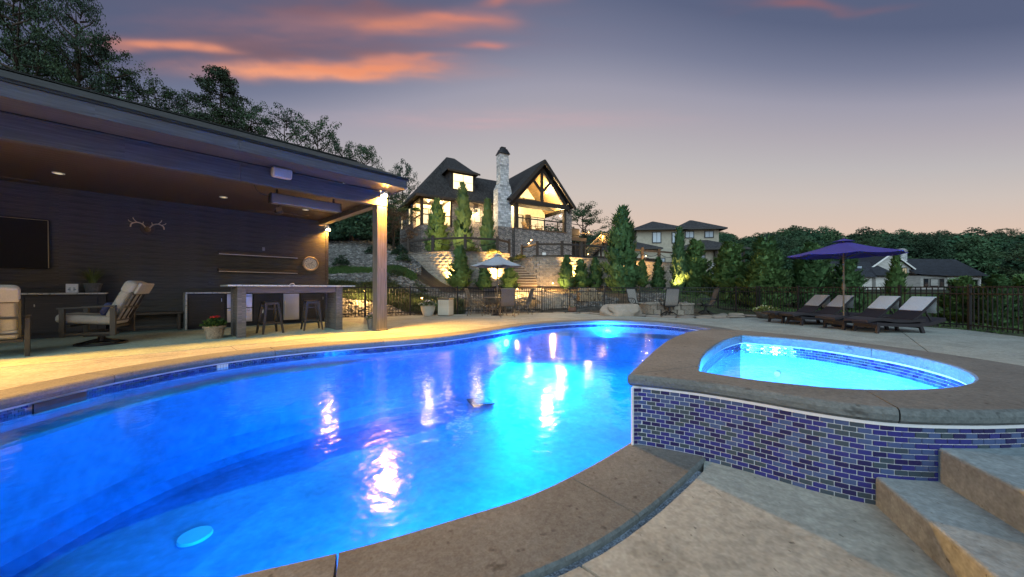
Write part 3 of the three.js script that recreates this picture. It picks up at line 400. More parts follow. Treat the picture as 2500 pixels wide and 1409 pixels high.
// ================================================================ PAVILION
const at = (X, Z, y = DY) => { const [x, z] = PV(X, Z); return [x, y, z]; };
const pth = (name, label, cat, X, Z, turn = 0, y = DY, group) => { const [x, z] = PV(X, Z); return thing(name, label, cat, x, y, z, PHI + turn, group); };
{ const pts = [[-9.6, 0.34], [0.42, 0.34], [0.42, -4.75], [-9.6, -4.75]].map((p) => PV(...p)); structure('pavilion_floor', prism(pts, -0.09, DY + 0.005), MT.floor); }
{
  const p = pth('pavilion', 'dark open pavilion with charcoal plank wall and long front beam', 'pavilion', 0, 0), BB = 3.24, BT = 3.62;
  M(p, 'post', rbox(0.27, BB, 0.27, 0.012), MT.post, 0, BB / 2, 0); M(p, 'post', rbox(0.27, BB, 0.27, 0.012), MT.post, -9.1, BB / 2, 0);
  M(p, 'post_base', rbox(0.3, 0.05, 0.3, 0.01), MT.post, 0, 0.025, 0);
  for (let k = 0; k < 3; k++) M(p, 'front_beam', rbox(3.09, BT - BB, 0.14, 0.008), MT.trim, 0.14 - 1.545 - k * 3.094, (BB + BT) / 2, 0.068);
  M(p, 'beam_trim', box(9.3, 0.02, 0.03), MT.trim, -4.5, BT - 0.02, 0.15);
  M(p, 'side_beam', rbox(0.2, BT - BB - 0.06, 4.3, 0.01), MT.post, 0.02, (BB + BT) / 2 + 0.02, -2.16);
  M(p, 'soffit', box(10.1, 0.025, 0.64), MT.trim, -4.75, BT + 0.02, 0.47); M(p, 'soffit', box(0.2, 0.025, 4.9), MT.trim, 0.24, BT + 0.022, -2.35);
  for (let k = 0; k < 3; k++) M(p, 'fascia', rbox(3.4, 0.2, 0.03, 0.006), MT.trim, 0.32 - 1.7 - k * 3.403, BT + 0.105, 0.805);
  M(p, 'drip_edge', box(10.2, 0.02, 0.03), MT.black, -4.77, BT + 0.215, 0.825); M(p, 'gable_fascia', box(0.03, 0.2, 5.6), MT.trim, 0.335, BT + 0.105, -2.1);
  const rz = -2.3, ry = BT + 0.22 + 0.385 * (0.84 - rz), roof = (z) => { const L = Math.hypot(z - rz, ry - BT - 0.22); const o = M(p, 'roof', box(10.3, 0.05, +L.toFixed(3)), MT.roof, -4.8, (ry + BT + 0.22) / 2 + 0.012, (z + rz) / 2); o.rotation.x = Math.atan2(ry - BT - 0.22, z - rz) * 1; if (z < rz) o.rotation.x = -Math.atan2(ry - BT - 0.22, rz - z); return o; };
  roof(0.84); roof(-5.44); M(p, 'ridge_cap', box(10.3, 0.03, 0.2), MT.roof, -4.8, ry + 0.04, rz);
  M(p, 'gable_wall', triGeo([0.3, BT, -0.1, 0.3, ry - 0.1, rz, 0.3, BT, -4.6]), MT.charcoal);
  for (let k = 0; k < 25; k++) M(p, 'ceiling_board', rbox(9.2, 0.02, 0.168, 0.004, 1), MT.ceil, -4.55, 3.44, -0.12 - k * 0.172);
  M(p, 'ceiling_deck', box(9.3, 0.02, 4.5), MT.dark, -4.55, 3.475, -2.2);
  M(p, 'back_wall', box(9.4, 3.6, 0.12), MT.charcoal, -4.5, 1.8, -4.48);
  for (let k = 0; k < 22; k++) M(p, 'wall_board', rbox(9.36, 0.153, 0.024, 0.003, 1), MT.charcoal, -4.5, 0.08 + k * 0.1565, -4.406);
  M(p, 'left_wall', box(0.14, 3.5, 4.5), MT.charcoal, -9.2, 1.75, -2.25); M(p, 'corner_board', rbox(0.1, 3.5, 0.16, 0.006), MT.trim, 0.21, 1.75, -4.46);
  for (const [X, Z] of [[-5.45, -2.66], [-2.86, -2.63], [-0.96, -2.7]]) { const d = M(p, 'downlight', cyl(0.085, 0.085, 0.014, 24), MT.white, X, 3.424, Z); M(d, 'downlight_lens', cyl(0.06, 0.06, 0.012, 20), glow([1, 0.85, 0.55], 0.7), 0, -0.004, 0); }
  M(p, 'switch_plate', rbox(0.07, 0.11, 0.012, 0.004), MT.grey, -1.65, 2.34, -4.388); M(p, 'outlet_plate', rbox(0.12, 0.13, 0.012, 0.004), MT.trim, -2.91, 1.26, -4.388);
}
// corner floodlights
function flood(label, X, y, Z, cd, tx, tz, r = 3) {
  const f = pth('floodlight', label, 'lamp', X, Z, 0, y, 'pavilion floodlights');
  M(f, 'mount', cyl(0.06, 0.06, 0.03, 18), MT.white, 0, 0.03, -0.03, Math.PI / 2); 
  const tilt = 2.8;
  for (const s of [-1, 1]) { const h = M(f, 'lamp_head', lathe([[0.02, 0], [0.04, 0.015], [0.06, 0.06], [0.072, 0.11], [0.066, 0.11]], 20), MT.white, s * 0.07, 0.01, 0.0, tilt, 0, s * 0.5); M(h, 'bulb', sph(0.045, 14, 10), glow([1, 0.72, 0.34], 140), 0, 0.07, 0);
    const v = V(0, 0.07, 0).applyEuler(new THREE.Euler(tilt, 0, s * 0.5)).add(V(s * 0.07, 0.01, 0)), [x, z] = PV(X + v.x, Z + v.z); addLamp(x, y + v.y, z, [1, 0.42, 0.05], cd / 2, 1.6); }
}
flood('bright twin floodlight on the beam above the pavilion corner post', 0.02, 3.58, 0.17, 440);
flood('twin floodlight on the pavilion beam at the far end of the lounge', -7.6, 3.58, 0.17, 440);
flood('small floodlight at the back corner of the pavilion side beam', 0.2, 3.22, -4.3, 30);
{ const s = pth('beam_speaker', 'pale grey speaker mounted on the pavilion beam', 'speaker', -2.28, 0.27, 0, 3.5); M(s, 'cabinet', rbox(0.36, 0.22, 0.2, 0.05, 3), mat([0.4, 0.37, 0.38], 0.5), 0, 0, 0, 0.15); M(s, 'grille', rbox(0.3, 0.17, 0.02, 0.008), MT.grey, 0, -0.015, 0.1, 0.15); M(s, 'bracket', box(0.1, 0.05, 0.14), MT.black, 0, 0.13, -0.08); }
{ const s = pth('patio_heater', 'long dark radiant heater hung under the beam over the bar', 'heater', -1.62, -0.36, 0, 3.08); M(s, 'housing', rbox(1.45, 0.2, 0.24, 0.015), mat([0.13, 0.125, 0.14], 0.45, { metalness: 0.5 })); M(s, 'reflector', box(1.38, 0.012, 0.18), MT.steel, 0, -0.103, 0); for (const k of [-0.6, 0.6]) M(s, 'hanger', box(0.03, 0.26, 0.05), MT.black, k, 0.22, 0); M(s, 'end_cap', box(0.02, 0.21, 0.25), MT.dark, -0.73, 0, 0); M(s, 'end_cap', box(0.02, 0.21, 0.25), MT.dark, 0.73, 0, 0); M(s, 'cable', tube([[-0.72, 0.02, 0], [-0.95, 0.1, 0], [-1.05, 0.3, 0.05]], 0.008, 14, 5), MT.black); }
function fan(label, X, Z, turn) { const f = pth('ceiling_fan', label, 'ceiling fan', X, Z, turn, 3.12, 'pavilion ceiling fans'); M(f, 'rod', cyl(0.015, 0.015, 0.2, 10), MT.black, 0, 0.23, 0); M(f, 'canopy', lathe([[0, 0.31], [0.07, 0.3], [0.05, 0.25], [0.015, 0.24]], 18), MT.black); M(f, 'motor', lathe([[0.015, 0.16], [0.05, 0.13], [0.1, 0.03], [0.105, -0.02], [0.07, -0.05], [0, -0.055]], 22), MT.gun); for (let k = 0; k < 3; k++) { const b = new THREE.Group(); const g = rbox(0.62, 0.012, 0.13, 0.005); const o = M(f, 'blade', g, MT.shelfwood, Math.cos(k * 2.094) * 0.4, 0, -Math.sin(k * 2.094) * 0.4); o.rotation.set(0.12, k * 2.094, 0, 'YXZ'); } }
fan('dark ceiling fan over the bar behind the heater', -1.78, -2.1, 0.3); fan('dark ceiling fan above the lounge chairs', -6.35, -2.3, 0.1);
// ---------------------------------------------------------------- bar
{
  const b = pth('bar_island', 'grey planked bar island with pale stone top and open knee space', 'bar', -1.73, -1.35), L = 1.12;
  M(b, 'countertop', rbox(2.7, 0.035, 1.05, 0.008), MT.marble, 0.05, 1.165, 0.1);
  for (const s of [-1, 1]) { M(b, 'leg', rbox(0.16, 1.145, 0.14, 0.008), MT.barwood, s * (L - 0.08), 0.5725, 0.42); M(b, 'leg', rbox(0.14, 1.145, 0.1, 0.008), MT.barwood, s * (L - 0.08), 0.5725, -0.34); for (let k = 0; k < 8; k++) M(b, 'end_board', rbox(0.1, 0.132, 0.66, 0.006, 1), MT.barwood, s * (L - 0.08), 0.07 + k * 0.138, 0.02); }
  M(b, 'apron', rbox(1.92, 0.15, 0.06, 0.006), MT.barwood, 0, 1.065, 0.4); M(b, 'apron', rbox(1.92, 0.15, 0.06, 0.006), MT.barwood, 0, 1.065, -0.34);
}
function stool(label, X, Z, turn) {
  const s = pth('bar_stool', label, 'stool', X, Z, turn, DY, 'metal stools at the bar');
  M(s, 'seat', rbox(0.32, 0.035, 0.32, 0.016, 3), MT.gun, 0, 0.765, 0); M(s, 'seat_skirt', rbox(0.3, 0.06, 0.3, 0.012), MT.gun, 0, 0.73, 0);
  const leg = (() => { const tp = 0.03, bt = 0.018, q = []; for (const [x, z] of [[-1, -1], [1, -1], [1, 1], [-1, 1]]) q.push([x, z]); const tri = []; const P = (s2, y, o) => q.map(([x, z]) => [o + x * s2, y, o + z * s2]); const a = P(tp, 0.74, 0.125), c = P(bt, 0, 0.215); for (let i = 0; i < 4; i++) { const j = (i + 1) % 4; pushTris(tri, c[i], a[j], a[i], c[i], c[j], a[j]); } pushTris(tri, a[0], a[1], a[2], a[0], a[2], a[3]); return triGeo(tri); })();
  for (let k = 0; k < 4; k++) M(s, 'leg', leg, MT.gun, 0, 0, 0, 0, k * Math.PI / 2, 0);
  for (let k = 0; k < 4; k++) { const a = k * Math.PI / 2, r = 0.186; M(s, 'stretcher', rbox(0.37, 0.03, 0.012, 0.004), MT.gun, Math.sin(a) * r, 0.26, Math.cos(a) * r, 0, a, 0); M(s, 'brace', rbox(0.29, 0.02, 0.01, 0.004), MT.gun, Math.sin(a) * 0.15, 0.6, Math.cos(a) * 0.15, 0, a, 0); }
}
stool('dark metal backless stool under the bar beside the drawer refrigerator', -2.12, -1.42, 0.1); stool('dark metal backless stool under the bar before the steel wine cooler', -1.16, -1.5, -0.12);
// ---------------------------------------------------------------- back counter with appliances
{
  const c = pth('back_counter', 'low dark cabinet run with pale stone top behind the bar', 'counter', -1.75, -4.06), W = 3.4;
  M(c, 'countertop', rbox(W + 0.1, 0.04, 0.68, 0.008), MT.marble, 0, 0.98, 0); M(c, 'waterfall_end', rbox(0.04, 0.96, 0.66, 0.006), MT.marble, -W / 2 - 0.03, 0.48, 0); M(c, 'waterfall_end', rbox(0.03, 0.96, 0.66, 0.006), MT.marble, W / 2 + 0.035, 0.48, 0);
  M(c, 'carcass', box(W, 0.86, 0.56), MT.cab, 0, 0.52, -0.04); M(c, 'toe_kick', box(W, 0.09, 0.5), MT.dark, 0, 0.045, -0.06);
  const door = (x0, x1, nm = 'door') => { const w = x1 - x0 - 0.02, d = M(c, nm, rbox(w, 0.82, 0.022, 0.004), MT.cab, (x0 + x1) / 2, 0.53, 0.252); for (const s of [-1, 1]) { M(d, 'rail', box(w, 0.07, 0.012), MT.cab, 0, s * 0.37, 0.014); M(d, 'stile', box(0.07, 0.68, 0.012), MT.cab, s * (w / 2 - 0.035), 0, 0.014); } M(d, 'handle', rbox(0.012, 0.09, 0.02, 0.004), MT.steel, w / 2 - 0.06, 0.25, 0.03); };
  door(-1.7, -0.93); door(0.98, 1.7);
  const dr = M(c, 'drawer_refrigerator', box(0.62, 0.86, 0.02), MT.black, -0.59, 0.54, 0.25); for (const y of [0.19, -0.22]) { const f = M(dr, 'drawer_front', rbox(0.58, 0.39, 0.025, 0.006), MT.steel, 0, y + 0.015, 0.02); const h = M(f, 'handle', cyl(0.012, 0.012, 0.48, 10), MT.steel, 0, 0.13, 0.045, 0, 0, Math.PI / 2); }
  const nc = M(c, 'open_shelving', box(0.68, 0.82, 0.012), MT.dark, 0.11, 0.54, 0.246); M(nc, 'shelf', box(0.68, 0.05, 0.03), MT.cab, 0, -0.04, 0.01); M(nc, 'side_panel', box(0.06, 0.82, 0.03), MT.cab, -0.34, 0, 0.01); M(nc, 'side_panel', box(0.06, 0.82, 0.03), MT.cab, 0.34, 0, 0.01); M(nc, 'outlet', rbox(0.07, 0.11, 0.01, 0.003), MT.white, -0.16, -0.12, 0.012);
  const wc = M(c, 'wine_cooler', rbox(0.46, 0.9, 0.03, 0.006), MT.black, 0.7, 0.52, 0.262); M(wc, 'cooler_door', rbox(0.43, 0.82, 0.03, 0.008), mat([0.55, 0.57, 0.6], 0.32, { metalness: 1 }), 0.005, 0.01, 0.02); M(wc, 'handle', cyl(0.012, 0.012, 0.7, 10), MT.steel, -0.18, 0.02, 0.065);
  M(c, 'faucet', mergeGeometries([tube([[0, 0, 0], [0, 0.16, 0], [0.02, 0.24, 0.02], [0.1, 0.25, 0.08], [0.13, 0.18, 0.1]], 0.016, 22, 8), new THREE.CylinderGeometry(0.03, 0.03, 0.03, 14)]), MT.white, 0.75, 1.0, -0.1); M(c, 'soap_dispenser', cyl(0.02, 0.03, 0.14, 12), MT.white, 1.1, 1.07, -0.1);
}
{
  const c = pth('media_counter', 'long dark cabinet with stone top under the wall television', 'counter', -6.95, -4.08), W = 4.2;
  M(c, 'countertop', rbox(W, 0.035, 0.62, 0.008), MT.marble, 0, 0.985, 0); M(c, 'carcass', box(W - 0.04, 0.86, 0.5), MT.cab, 0, 0.535, -0.03); M(c, 'toe_kick', box(W - 0.1, 0.1, 0.44), MT.dark, 0, 0.05, -0.05);
  for (const x of [-1.2, 0.15, 1.45]) { const w = x > 1 ? 1.0 : 0.62, d = M(c, 'door', rbox(w, 0.8, 0.02, 0.004), MT.cab, x, 0.53, 0.235); M(d, 'handle', rbox(0.014, 0.05, 0.02, 0.004), MT.steel, -w / 2 + 0.12, 0.2, 0.02); }
  for (const x of [-0.52, 0.73]) { const n = M(c, 'open_shelving', box(0.42, 0.76, 0.012), MT.dark, x, 0.54, 0.228); M(n, 'shelf', box(0.42, 0.05, 0.03), MT.cab, 0, -0.03, 0.01); }
}
{ const b = pth('wall_bench', 'low dark wooden bench along the plank wall', 'bench', -4.15, -4.15); M(b, 'seat', rbox(1.25, 0.06, 0.4, 0.01), MT.shelfwood, 0, 0.46, 0); for (const x of [-0.55, 0.55]) for (const z of [-0.14, 0.14]) M(b, 'leg', rbox(0.06, 0.43, 0.06, 0.008), MT.shelfwood, x, 0.215, z); M(b, 'stretcher', rbox(1.04, 0.05, 0.04, 0.006), MT.shelfwood, 0, 0.12, 0.14); }
{ const t = pth('television', 'large dark covered television on the plank wall', 'television', -6.75, -4.33, 0, 2.08); M(t, 'cover', rbox(2.05, 1.12, 0.09, 0.02), mat([0.012, 0.011, 0.011], 0.85)); M(t, 'piping', mergeGeometries([rodG([-1.0, 0.54, 0.04], [1.0, 0.54, 0.04], 0.008), rodG([1.0, 0.54, 0.04], [1.01, -0.54, 0.05], 0.008), rodG([-1.0, 0.54, 0.04], [-1.0, -0.54, 0.05], 0.008)]), mat([0.42, 0.34, 0.2], 0.7)); M(t, 'wall_bracket', box(0.5, 0.4, 0.05), MT.black, 0, 0, -0.06); }
{ // antlers on a plaque
  const a = pth('antler_mount', 'pale deer antlers on a wooden wall plaque', 'antlers', -4.18, -4.36, 0, 2.62); a.scale.setScalar(0.72);
  const s = new THREE.Shape(); s.moveTo(0, -0.2); s.bezierCurveTo(0.14, -0.12, 0.2, -0.02, 0.17, 0.1); s.bezierCurveTo(0.1, 0.16, 0.05, 0.13, 0, 0.19); s.bezierCurveTo(-0.05, 0.13, -0.1, 0.16, -0.17, 0.1); s.bezierCurveTo(-0.2, -0.02, -0.14, -0.12, 0, -0.2);
  M(a, 'plaque', new THREE.ExtrudeGeometry(s, { depth: 0.02, bevelEnabled: true, bevelSize: 0.012, bevelThickness: 0.01, bevelSegments: 2 }), MT.shelfwood); M(a, 'skull_cap', new THREE.SphereGeometry(0.09, 18, 12).applyMatrix4(new THREE.Matrix4().makeScale(0.95, 1.15, 0.6)), MT.hide, 0, 0.0, 0.06);
  for (const k of [-1, 1]) { const an = M(a, 'antler', mergeGeometries([tube([[k * 0.05, 0.06, 0.07], [k * 0.14, 0.17, 0.12], [k * 0.28, 0.2, 0.18], [k * 0.4, 0.12, 0.22], [k * 0.42, 0.02, 0.24]], 0.02, 24, 7), tube([[k * 0.26, 0.2, 0.17], [k * 0.34, 0.3, 0.18], [k * 0.36, 0.36, 0.19]], 0.014, 12, 6), tube([[k * 0.36, 0.17, 0.2], [k * 0.45, 0.22, 0.22], [k * 0.47, 0.26, 0.22]], 0.012, 12, 6), tube([[k * 0.12, 0.15, 0.11], [k * 0.11, 0.22, 0.13], [k * 0.1, 0.25, 0.14]], 0.012, 10, 6)]), MT.bone); }
}
for (const [y, lb] of [[2.12, 'upper dark floating wall shelf above the bar counter'], [1.62, 'lower dark floating wall shelf above the bar counter']]) { const s = pth('wall_shelf', lb, 'shelf', -1.76, -4.28, 0, y, 'floating shelves behind the bar'); M(s, 'board', rbox(2.02, 0.085, 0.22, 0.006), MT.shelfwood); M(s, 'edge_strip', box(2.0, 0.016, 0.012), mat([0.72, 0.66, 0.6], 0.35, { metalness: 0.3 }), 0, -0.044, 0.108); }
{ // clock
  const c = pth('wall_clock', 'round white wall clock with two small dials and brown rim', 'clock', -0.32, -4.37, 0, 1.92);
  const cv = document.createElement('canvas'); cv.width = cv.height = 256; const x = cv.getContext('2d'); x.fillStyle = '#e9e2d0'; x.fillRect(0, 0, 256, 256); x.fillStyle = '#2b2622'; x.strokeStyle = '#2b2622'; x.font = 'bold 26px serif'; x.textAlign = 'center'; x.textBaseline = 'middle';
  for (let k = 1; k <= 12; k++) { const a = k * Math.PI / 6; if (![7, 8, 4, 5].includes(k)) x.fillText(String(k), 128 + Math.sin(a) * 96, 128 - Math.cos(a) * 96); } x.lineWidth = 3; for (const s of [-1, 1]) { x.beginPath(); x.arc(128 + s * 48, 178, 34, 0, 7); x.stroke(); x.beginPath(); x.moveTo(128 + s * 48, 178); x.lineTo(128 + s * 48 + 14, 160); x.stroke(); for (let k = 0; k < 9; k++) { const a = 2.4 + k * 0.59; x.fillRect(128 + s * 48 + Math.cos(a) * 27 - 1, 178 + Math.sin(a) * 27 - 1, 3, 3); } }
  const ct = new THREE.CanvasTexture(cv); ct.colorSpace = THREE.SRGBColorSpace; const fg = new THREE.CircleGeometry(0.2, 40);
  M(c, 'face', fg, mat([1, 1, 1], 0.6, { map: ct }), 0, 0, 0.012); M(c, 'rim', new THREE.TorusGeometry(0.22, 0.03, 12, 48), mat([0.34, 0.29, 0.23], 0.45), 0, 0, 0.012); M(c, 'back', cyl(0.22, 0.22, 0.03, 32), MT.shelfwood, 0, 0, -0.006, Math.PI / 2);
  M(c, 'hour_hand', box(0.012, 0.1, 0.004), MT.dark, 0.03, 0.035, 0.02, 0, 0, -0.75); M(c, 'minute_hand', box(0.008, 0.15, 0.004), MT.dark, -0.02, -0.005, 0.024, 0, 0, 1.45);
}
// ---------------------------------------------------------------- lounge chairs
function sideFrame(p, x) { // arm frame in the yz plane, front at +z
  bar(p, 'leg', [x, 0.1, 0.36], [x, 0.58, 0.36], 0.065, 0.05, MT.frame); bar(p, 'leg', [x, 0.1, -0.3], [x, 0.6, -0.3], 0.07, 0.05, MT.frame); bar(p, 'armrest', [x, 0.6, 0.4], [x, 0.64, -0.34], 0.07, 0.035, MT.frame); bar(p, 'lower_rail', [x, 0.12, 0.36], [x, 0.12, -0.3], 0.05, 0.045, MT.frame);
}
function lounge(name, label, cat, X, Z, turn, swivel) {
  const c = pth(name, label, cat, X, Z, turn);
  if (swivel) { const b = new THREE.Group(); M(c, 'swivel_base', new THREE.TorusGeometry(0.34, 0.022, 8, 40), MT.black, 0, 0.025, 0, Math.PI / 2); for (let k = 0; k < 4; k++) { const a = k * Math.PI / 2 + 0.4; rod(c, 'base_spoke', [Math.cos(a) * 0.34, 0.03, Math.sin(a) * 0.34], [0, 0.12, 0], 0.022, MT.black); } M(c, 'swivel_column', cyl(0.05, 0.06, 0.12, 14), MT.black, 0, 0.13, 0); M(c, 'swivel_plate', box(0.36, 0.03, 0.36), MT.black, 0, 0.19, 0); }
  const y = swivel ? 0.1 : 0, g = c;
  const w = 0.33; for (const s of [-1, 1]) { const yy = swivel ? 0.1 : 0; bar(g, 'leg', [s * (w + 0.04), swivel ? 0.2 : 0, 0.36], [s * (w + 0.04), 0.62 + yy, 0.36], 0.07, 0.055, MT.frame); bar(g, 'leg', [s * (w + 0.04), swivel ? 0.2 : 0, -0.3], [s * (w + 0.04), 0.63 + yy, -0.3], 0.08, 0.055, MT.frame); bar(g, 'armrest', [s * (w + 0.04), 0.63 + yy, 0.42], [s * (w + 0.04), 0.665 + yy, -0.34], 0.075, 0.03, MT.frame); bar(g, 'lower_rail', [s * (w + 0.04), 0.22 + yy * 0.3, 0.34], [s * (w + 0.04), 0.22 + yy * 0.3, -0.3], 0.05, 0.045, MT.frame); }
  bar(g, 'cross_rail', [-w, 0.3 + y, 0.3], [w, 0.3 + y, 0.3], 0.04, 0.04, MT.frame); bar(g, 'cross_rail', [-w, 0.26 + y, -0.26], [w, 0.26 + y, -0.26], 0.04, 0.04, MT.frame);
  M(g, 'seat_cushion', rbox(0.62, 0.17, 0.8, 0.07, 4), MT.cushion, 0, 0.41 + y, 0.1, -0.1);
  const t = -0.42, bx = (d, u) => [0.43 + y + Math.cos(t) * u + Math.sin(-t) * -d * 0, -0.28 + Math.sin(t) * u];
  const pt = (u, o = 0) => [0.36 + y + Math.cos(t) * u - Math.sin(t) * o * -1 * 0 + 0, -0.24 + Math.sin(t) * u + o];
  const bc = M(g, 'back_cushion', rbox(0.6, 0.58, 0.17, 0.075, 4), MT.cushion, 0, pt(0.36)[0], pt(0.36)[1] + 0.06, t);
  M(g, 'head_pillow', rbox(0.62, 0.27, 0.21, 0.08, 4), MT.cushion, 0, pt(0.72)[0], pt(0.72)[1] + 0.05, t); M(g, 'pillow_flap', rbox(0.6, 0.24, 0.05, 0.025, 3), MT.cushion, 0, pt(0.7)[0], pt(0.7)[1] - 0.09, t);
  for (const s of [-1, 1]) bar(g, 'back_frame', [s * 0.3, pt(-0.05)[0], pt(-0.05)[1] - 0.05], [s * 0.3, pt(0.62)[0], pt(0.62)[1] - 0.05], 0.03, 0.03, MT.frame); for (const u of [0.02, 0.3, 0.58]) bar(g, 'back_rail', [-0.3, pt(u)[0], pt(u)[1] - 0.05], [0.3, pt(u)[0], pt(u)[1] - 0.05], 0.025, 0.03, MT.frame);
  for (const s of [-0.1, 0.1]) bar(g, 'back_slat', [s, pt(0)[0], pt(0)[1] - 0.05], [s, pt(0.6)[0], pt(0.6)[1] - 0.05], 0.02, 0.02, MT.frame);
  M(g, 'lumbar_pillow', rbox(0.4, 0.26, 0.12, 0.055, 4), MT.lumbar, 0, pt(0.2)[0] + 0.06, pt(0.2)[1] + 0.2, t);
  return c;
}
lounge('swivel_recliner', 'cream cushioned swivel recliner with dark frame near the potted grass', 'chair', -4.84, -1.8, -1.9, true);
lounge('club_chair', 'cream cushioned chair with thick dark legs cut by the left edge', 'chair', -5.98, -1.02, Math.PI + 0.12, false);
// ---------------------------------------------------------------- pots and plants of the pavilion
function potGeo(r, h, rim = 1.08) { return lathe([[0, 0], [r * 0.7, 0], [r * 0.74, 0.01], [r * 0.95, h * 0.82], [r * rim, h * 0.84], [r * rim, h], [r * 0.95, h], [r * 0.9, h * 0.88], [0, h * 0.88]], 30); }
function leafGeo(n, r, h, size, up = 0.4, seed = 1) { // a mound of small pointed leaves
  const q = rng(seed), tri = []; for (let i = 0; i < n; i++) { const a = q() * 6.283, e = Math.pow(q(), 0.6), rad = r * e, y = h * (1 - e * e * 0.7) * (0.35 + 0.65 * q()), x = Math.cos(a) * rad, z = Math.sin(a) * rad, l = size * (0.6 + 0.8 * q()), b = q() * 6.283, d = V(Math.cos(b), up * (q() * 2 - 0.6), Math.sin(b)).normalize(), s = V(-d.z, (q() - 0.5) * 0.8, d.x).normalize().multiplyScalar(l * 0.32), m = V(x, y, z).addScaledVector(d, l * 0.5), e2 = V(x, y, z).addScaledVector(d, l); m.y += l * 0.12; const A = [x, y, z], B = m.clone().add(s).toArray(), C = m.clone().sub(s).toArray(), D = e2.toArray(); pushTris(tri, A, B, D, A, D, C); } return triGeo(tri);
}
function bladeGeo(n, h, spread, seed) { const q = rng(seed), tri = []; for (let i = 0; i < n; i++) { const a = q() * 6.283, L = h * (0.65 + 0.45 * q()), lean = spread * (0.15 + q()), w = 0.006 + 0.005 * q(), x0 = Math.cos(a) * 0.06 * q(), z0 = Math.sin(a) * 0.06 * q(), sx = -Math.sin(a) * w, sz = Math.cos(a) * w; let p = null; for (let k = 0; k <= 5; k++) { const t = k / 5, r = lean * t * t, y = L * t * (1 - 0.25 * t * lean / h), c = [x0 + Math.cos(a) * r, y, z0 + Math.sin(a) * r], ww = 1 - t * 0.85, l = [c[0] + sx * ww, y, c[2] + sz * ww], rr2 = [c[0] - sx * ww, y, c[2] - sz * ww]; if (p) pushTris(tri, p[0], p[1], rr2, p[0], rr2, l); p = [l, rr2]; } } return triGeo(tri); }
{ const p = pth('potted_grass', 'spiky green grass in a grey pot on the media counter', 'plant', -5.08, -4.05, 0, 0.985); M(p, 'pot', potGeo(0.15, 0.22, 1.02), MT.potgrey); M(p, 'blades', bladeGeo(150, 0.42, 0.32, 4), MT.grassblade, 0, 0.18, 0); M(p, 'soil', cyl(0.13, 0.13, 0.02, 20), MT.bark, 0, 0.19, 0); }
{ const p = pth('printed_box', 'small white box with a blue printed face beside the potted grass', 'box', -5.38, -4.0, 0, 0.985); const cv = document.createElement('canvas'); cv.width = 64; cv.height = 96; const x = cv.getContext('2d'); x.fillStyle = '#dfe4e4'; x.fillRect(0, 0, 64, 96); x.fillStyle = '#55707c'; for (const s of [-1, 1]) { x.beginPath(); x.ellipse(32 + s * 13, 46, 8, 5, s * 0.4, 0, 7); x.fill(); x.beginPath(); x.ellipse(32 + s * 15, 66, 10, 7, -s * 0.5, 0, 7); x.fill(); } x.fillRect(14, 80, 36, 5); const t = new THREE.CanvasTexture(cv); t.colorSpace = THREE.SRGBColorSpace; M(p, 'carton', rbox(0.18, 0.2, 0.14, 0.006), MT.white, 0, 0.1, 0); M(p, 'print', new THREE.PlaneGeometry(0.16, 0.18), mat([1, 1, 1], 0.6, { map: t }), 0, 0.1, 0.0725); }
{ const p = pth('flower_pot', 'beige pot of red flowers at the left end of the bar', 'plant', -3.2, -1.16); M(p, 'pot', potGeo(0.19, 0.29), MT.terr); M(p, 'foliage', leafGeo(420, 0.21, 0.22, 0.08, 0.5, 8), MT.leafpot, 0, 0.24, 0); for (const [x, y, z] of [[0.03, 0.46, 0.05], [-0.02, 0.45, 0.0]]) M(p, 'blossom', leafGeo(50, 0.045, 0.05, 0.035, 1, 3), MT.red, x, y, z); M(p, 'soil', cyl(0.17, 0.17, 0.02, 20), MT.bark, 0, 0.25, 0); }
{ const p = pth('flower_pot', 'small grey pot of pink flowers beside the pavilion post', 'plant', -0.02, -0.38); M(p, 'pot', potGeo(0.15, 0.3, 1.05), MT.potgrey); M(p, 'foliage', leafGeo(260, 0.17, 0.16, 0.06, 0.5, 9), MT.leafpot, 0, 0.26, 0); M(p, 'blossoms', leafGeo(70, 0.17, 0.18, 0.04, 1, 13), MT.pink, 0, 0.28, 0); }
// ================================================================ FENCE, FURNITURE AND POTS ON THE DECK
function fenceRun(label, pts, gate) {
  const f = thing('pool_fence', label, 'fence', 0, 0, 0, 0, 'black picket fence round the pool'), H = 1.16, y0 = DY;
  for (let i = 0; i < pts.length - 1; i++) {
    const a = pts[i], b = pts[i + 1], L = Math.hypot(b[0] - a[0], b[1] - a[1]), ry = Math.atan2(-(b[1] - a[1]), b[0] - a[0]), mx = (a[0] + b[0]) / 2, mz = (a[1] + b[1]) / 2;
    M(f, 'post', rbox(0.065, H + 0.05, 0.065, 0.006), MT.fence, a[0], y0 + (H + 0.05) / 2, a[1], 0, ry); 
    for (const y of [H - 0.02, H - 0.2, 0.13]) M(f, 'rail', box(+(L - 0.06).toFixed(3), 0.035, 0.03), MT.fence, mx, y0 + y, mz, 0, ry);
    const n = Math.max(2, Math.round(L / 0.115)); for (let k = 1; k < n; k++) M(f, 'picket', box(0.019, H - 0.06, 0.019), MT.fence, lerp(a[0], b[0], k / n), y0 + 0.045 + (H - 0.06) / 2, lerp(a[1], b[1], k / n), 0, ry);
  }
  const e = pts[pts.length - 1]; M(f, 'post', rbox(0.065, H + 0.05, 0.065, 0.006), MT.fence, e[0], y0 + (H + 0.05) / 2, e[1]);
}
fenceRun('black picket fence behind the pavilion post and the dining table', [[-9.4, -13.5], [-7.45, -13.0], [-5.65, -13.55], [-4.17, -14.4], [-2.35, -15.15], [-0.5, -15.9], [1.41, -16.6]]);
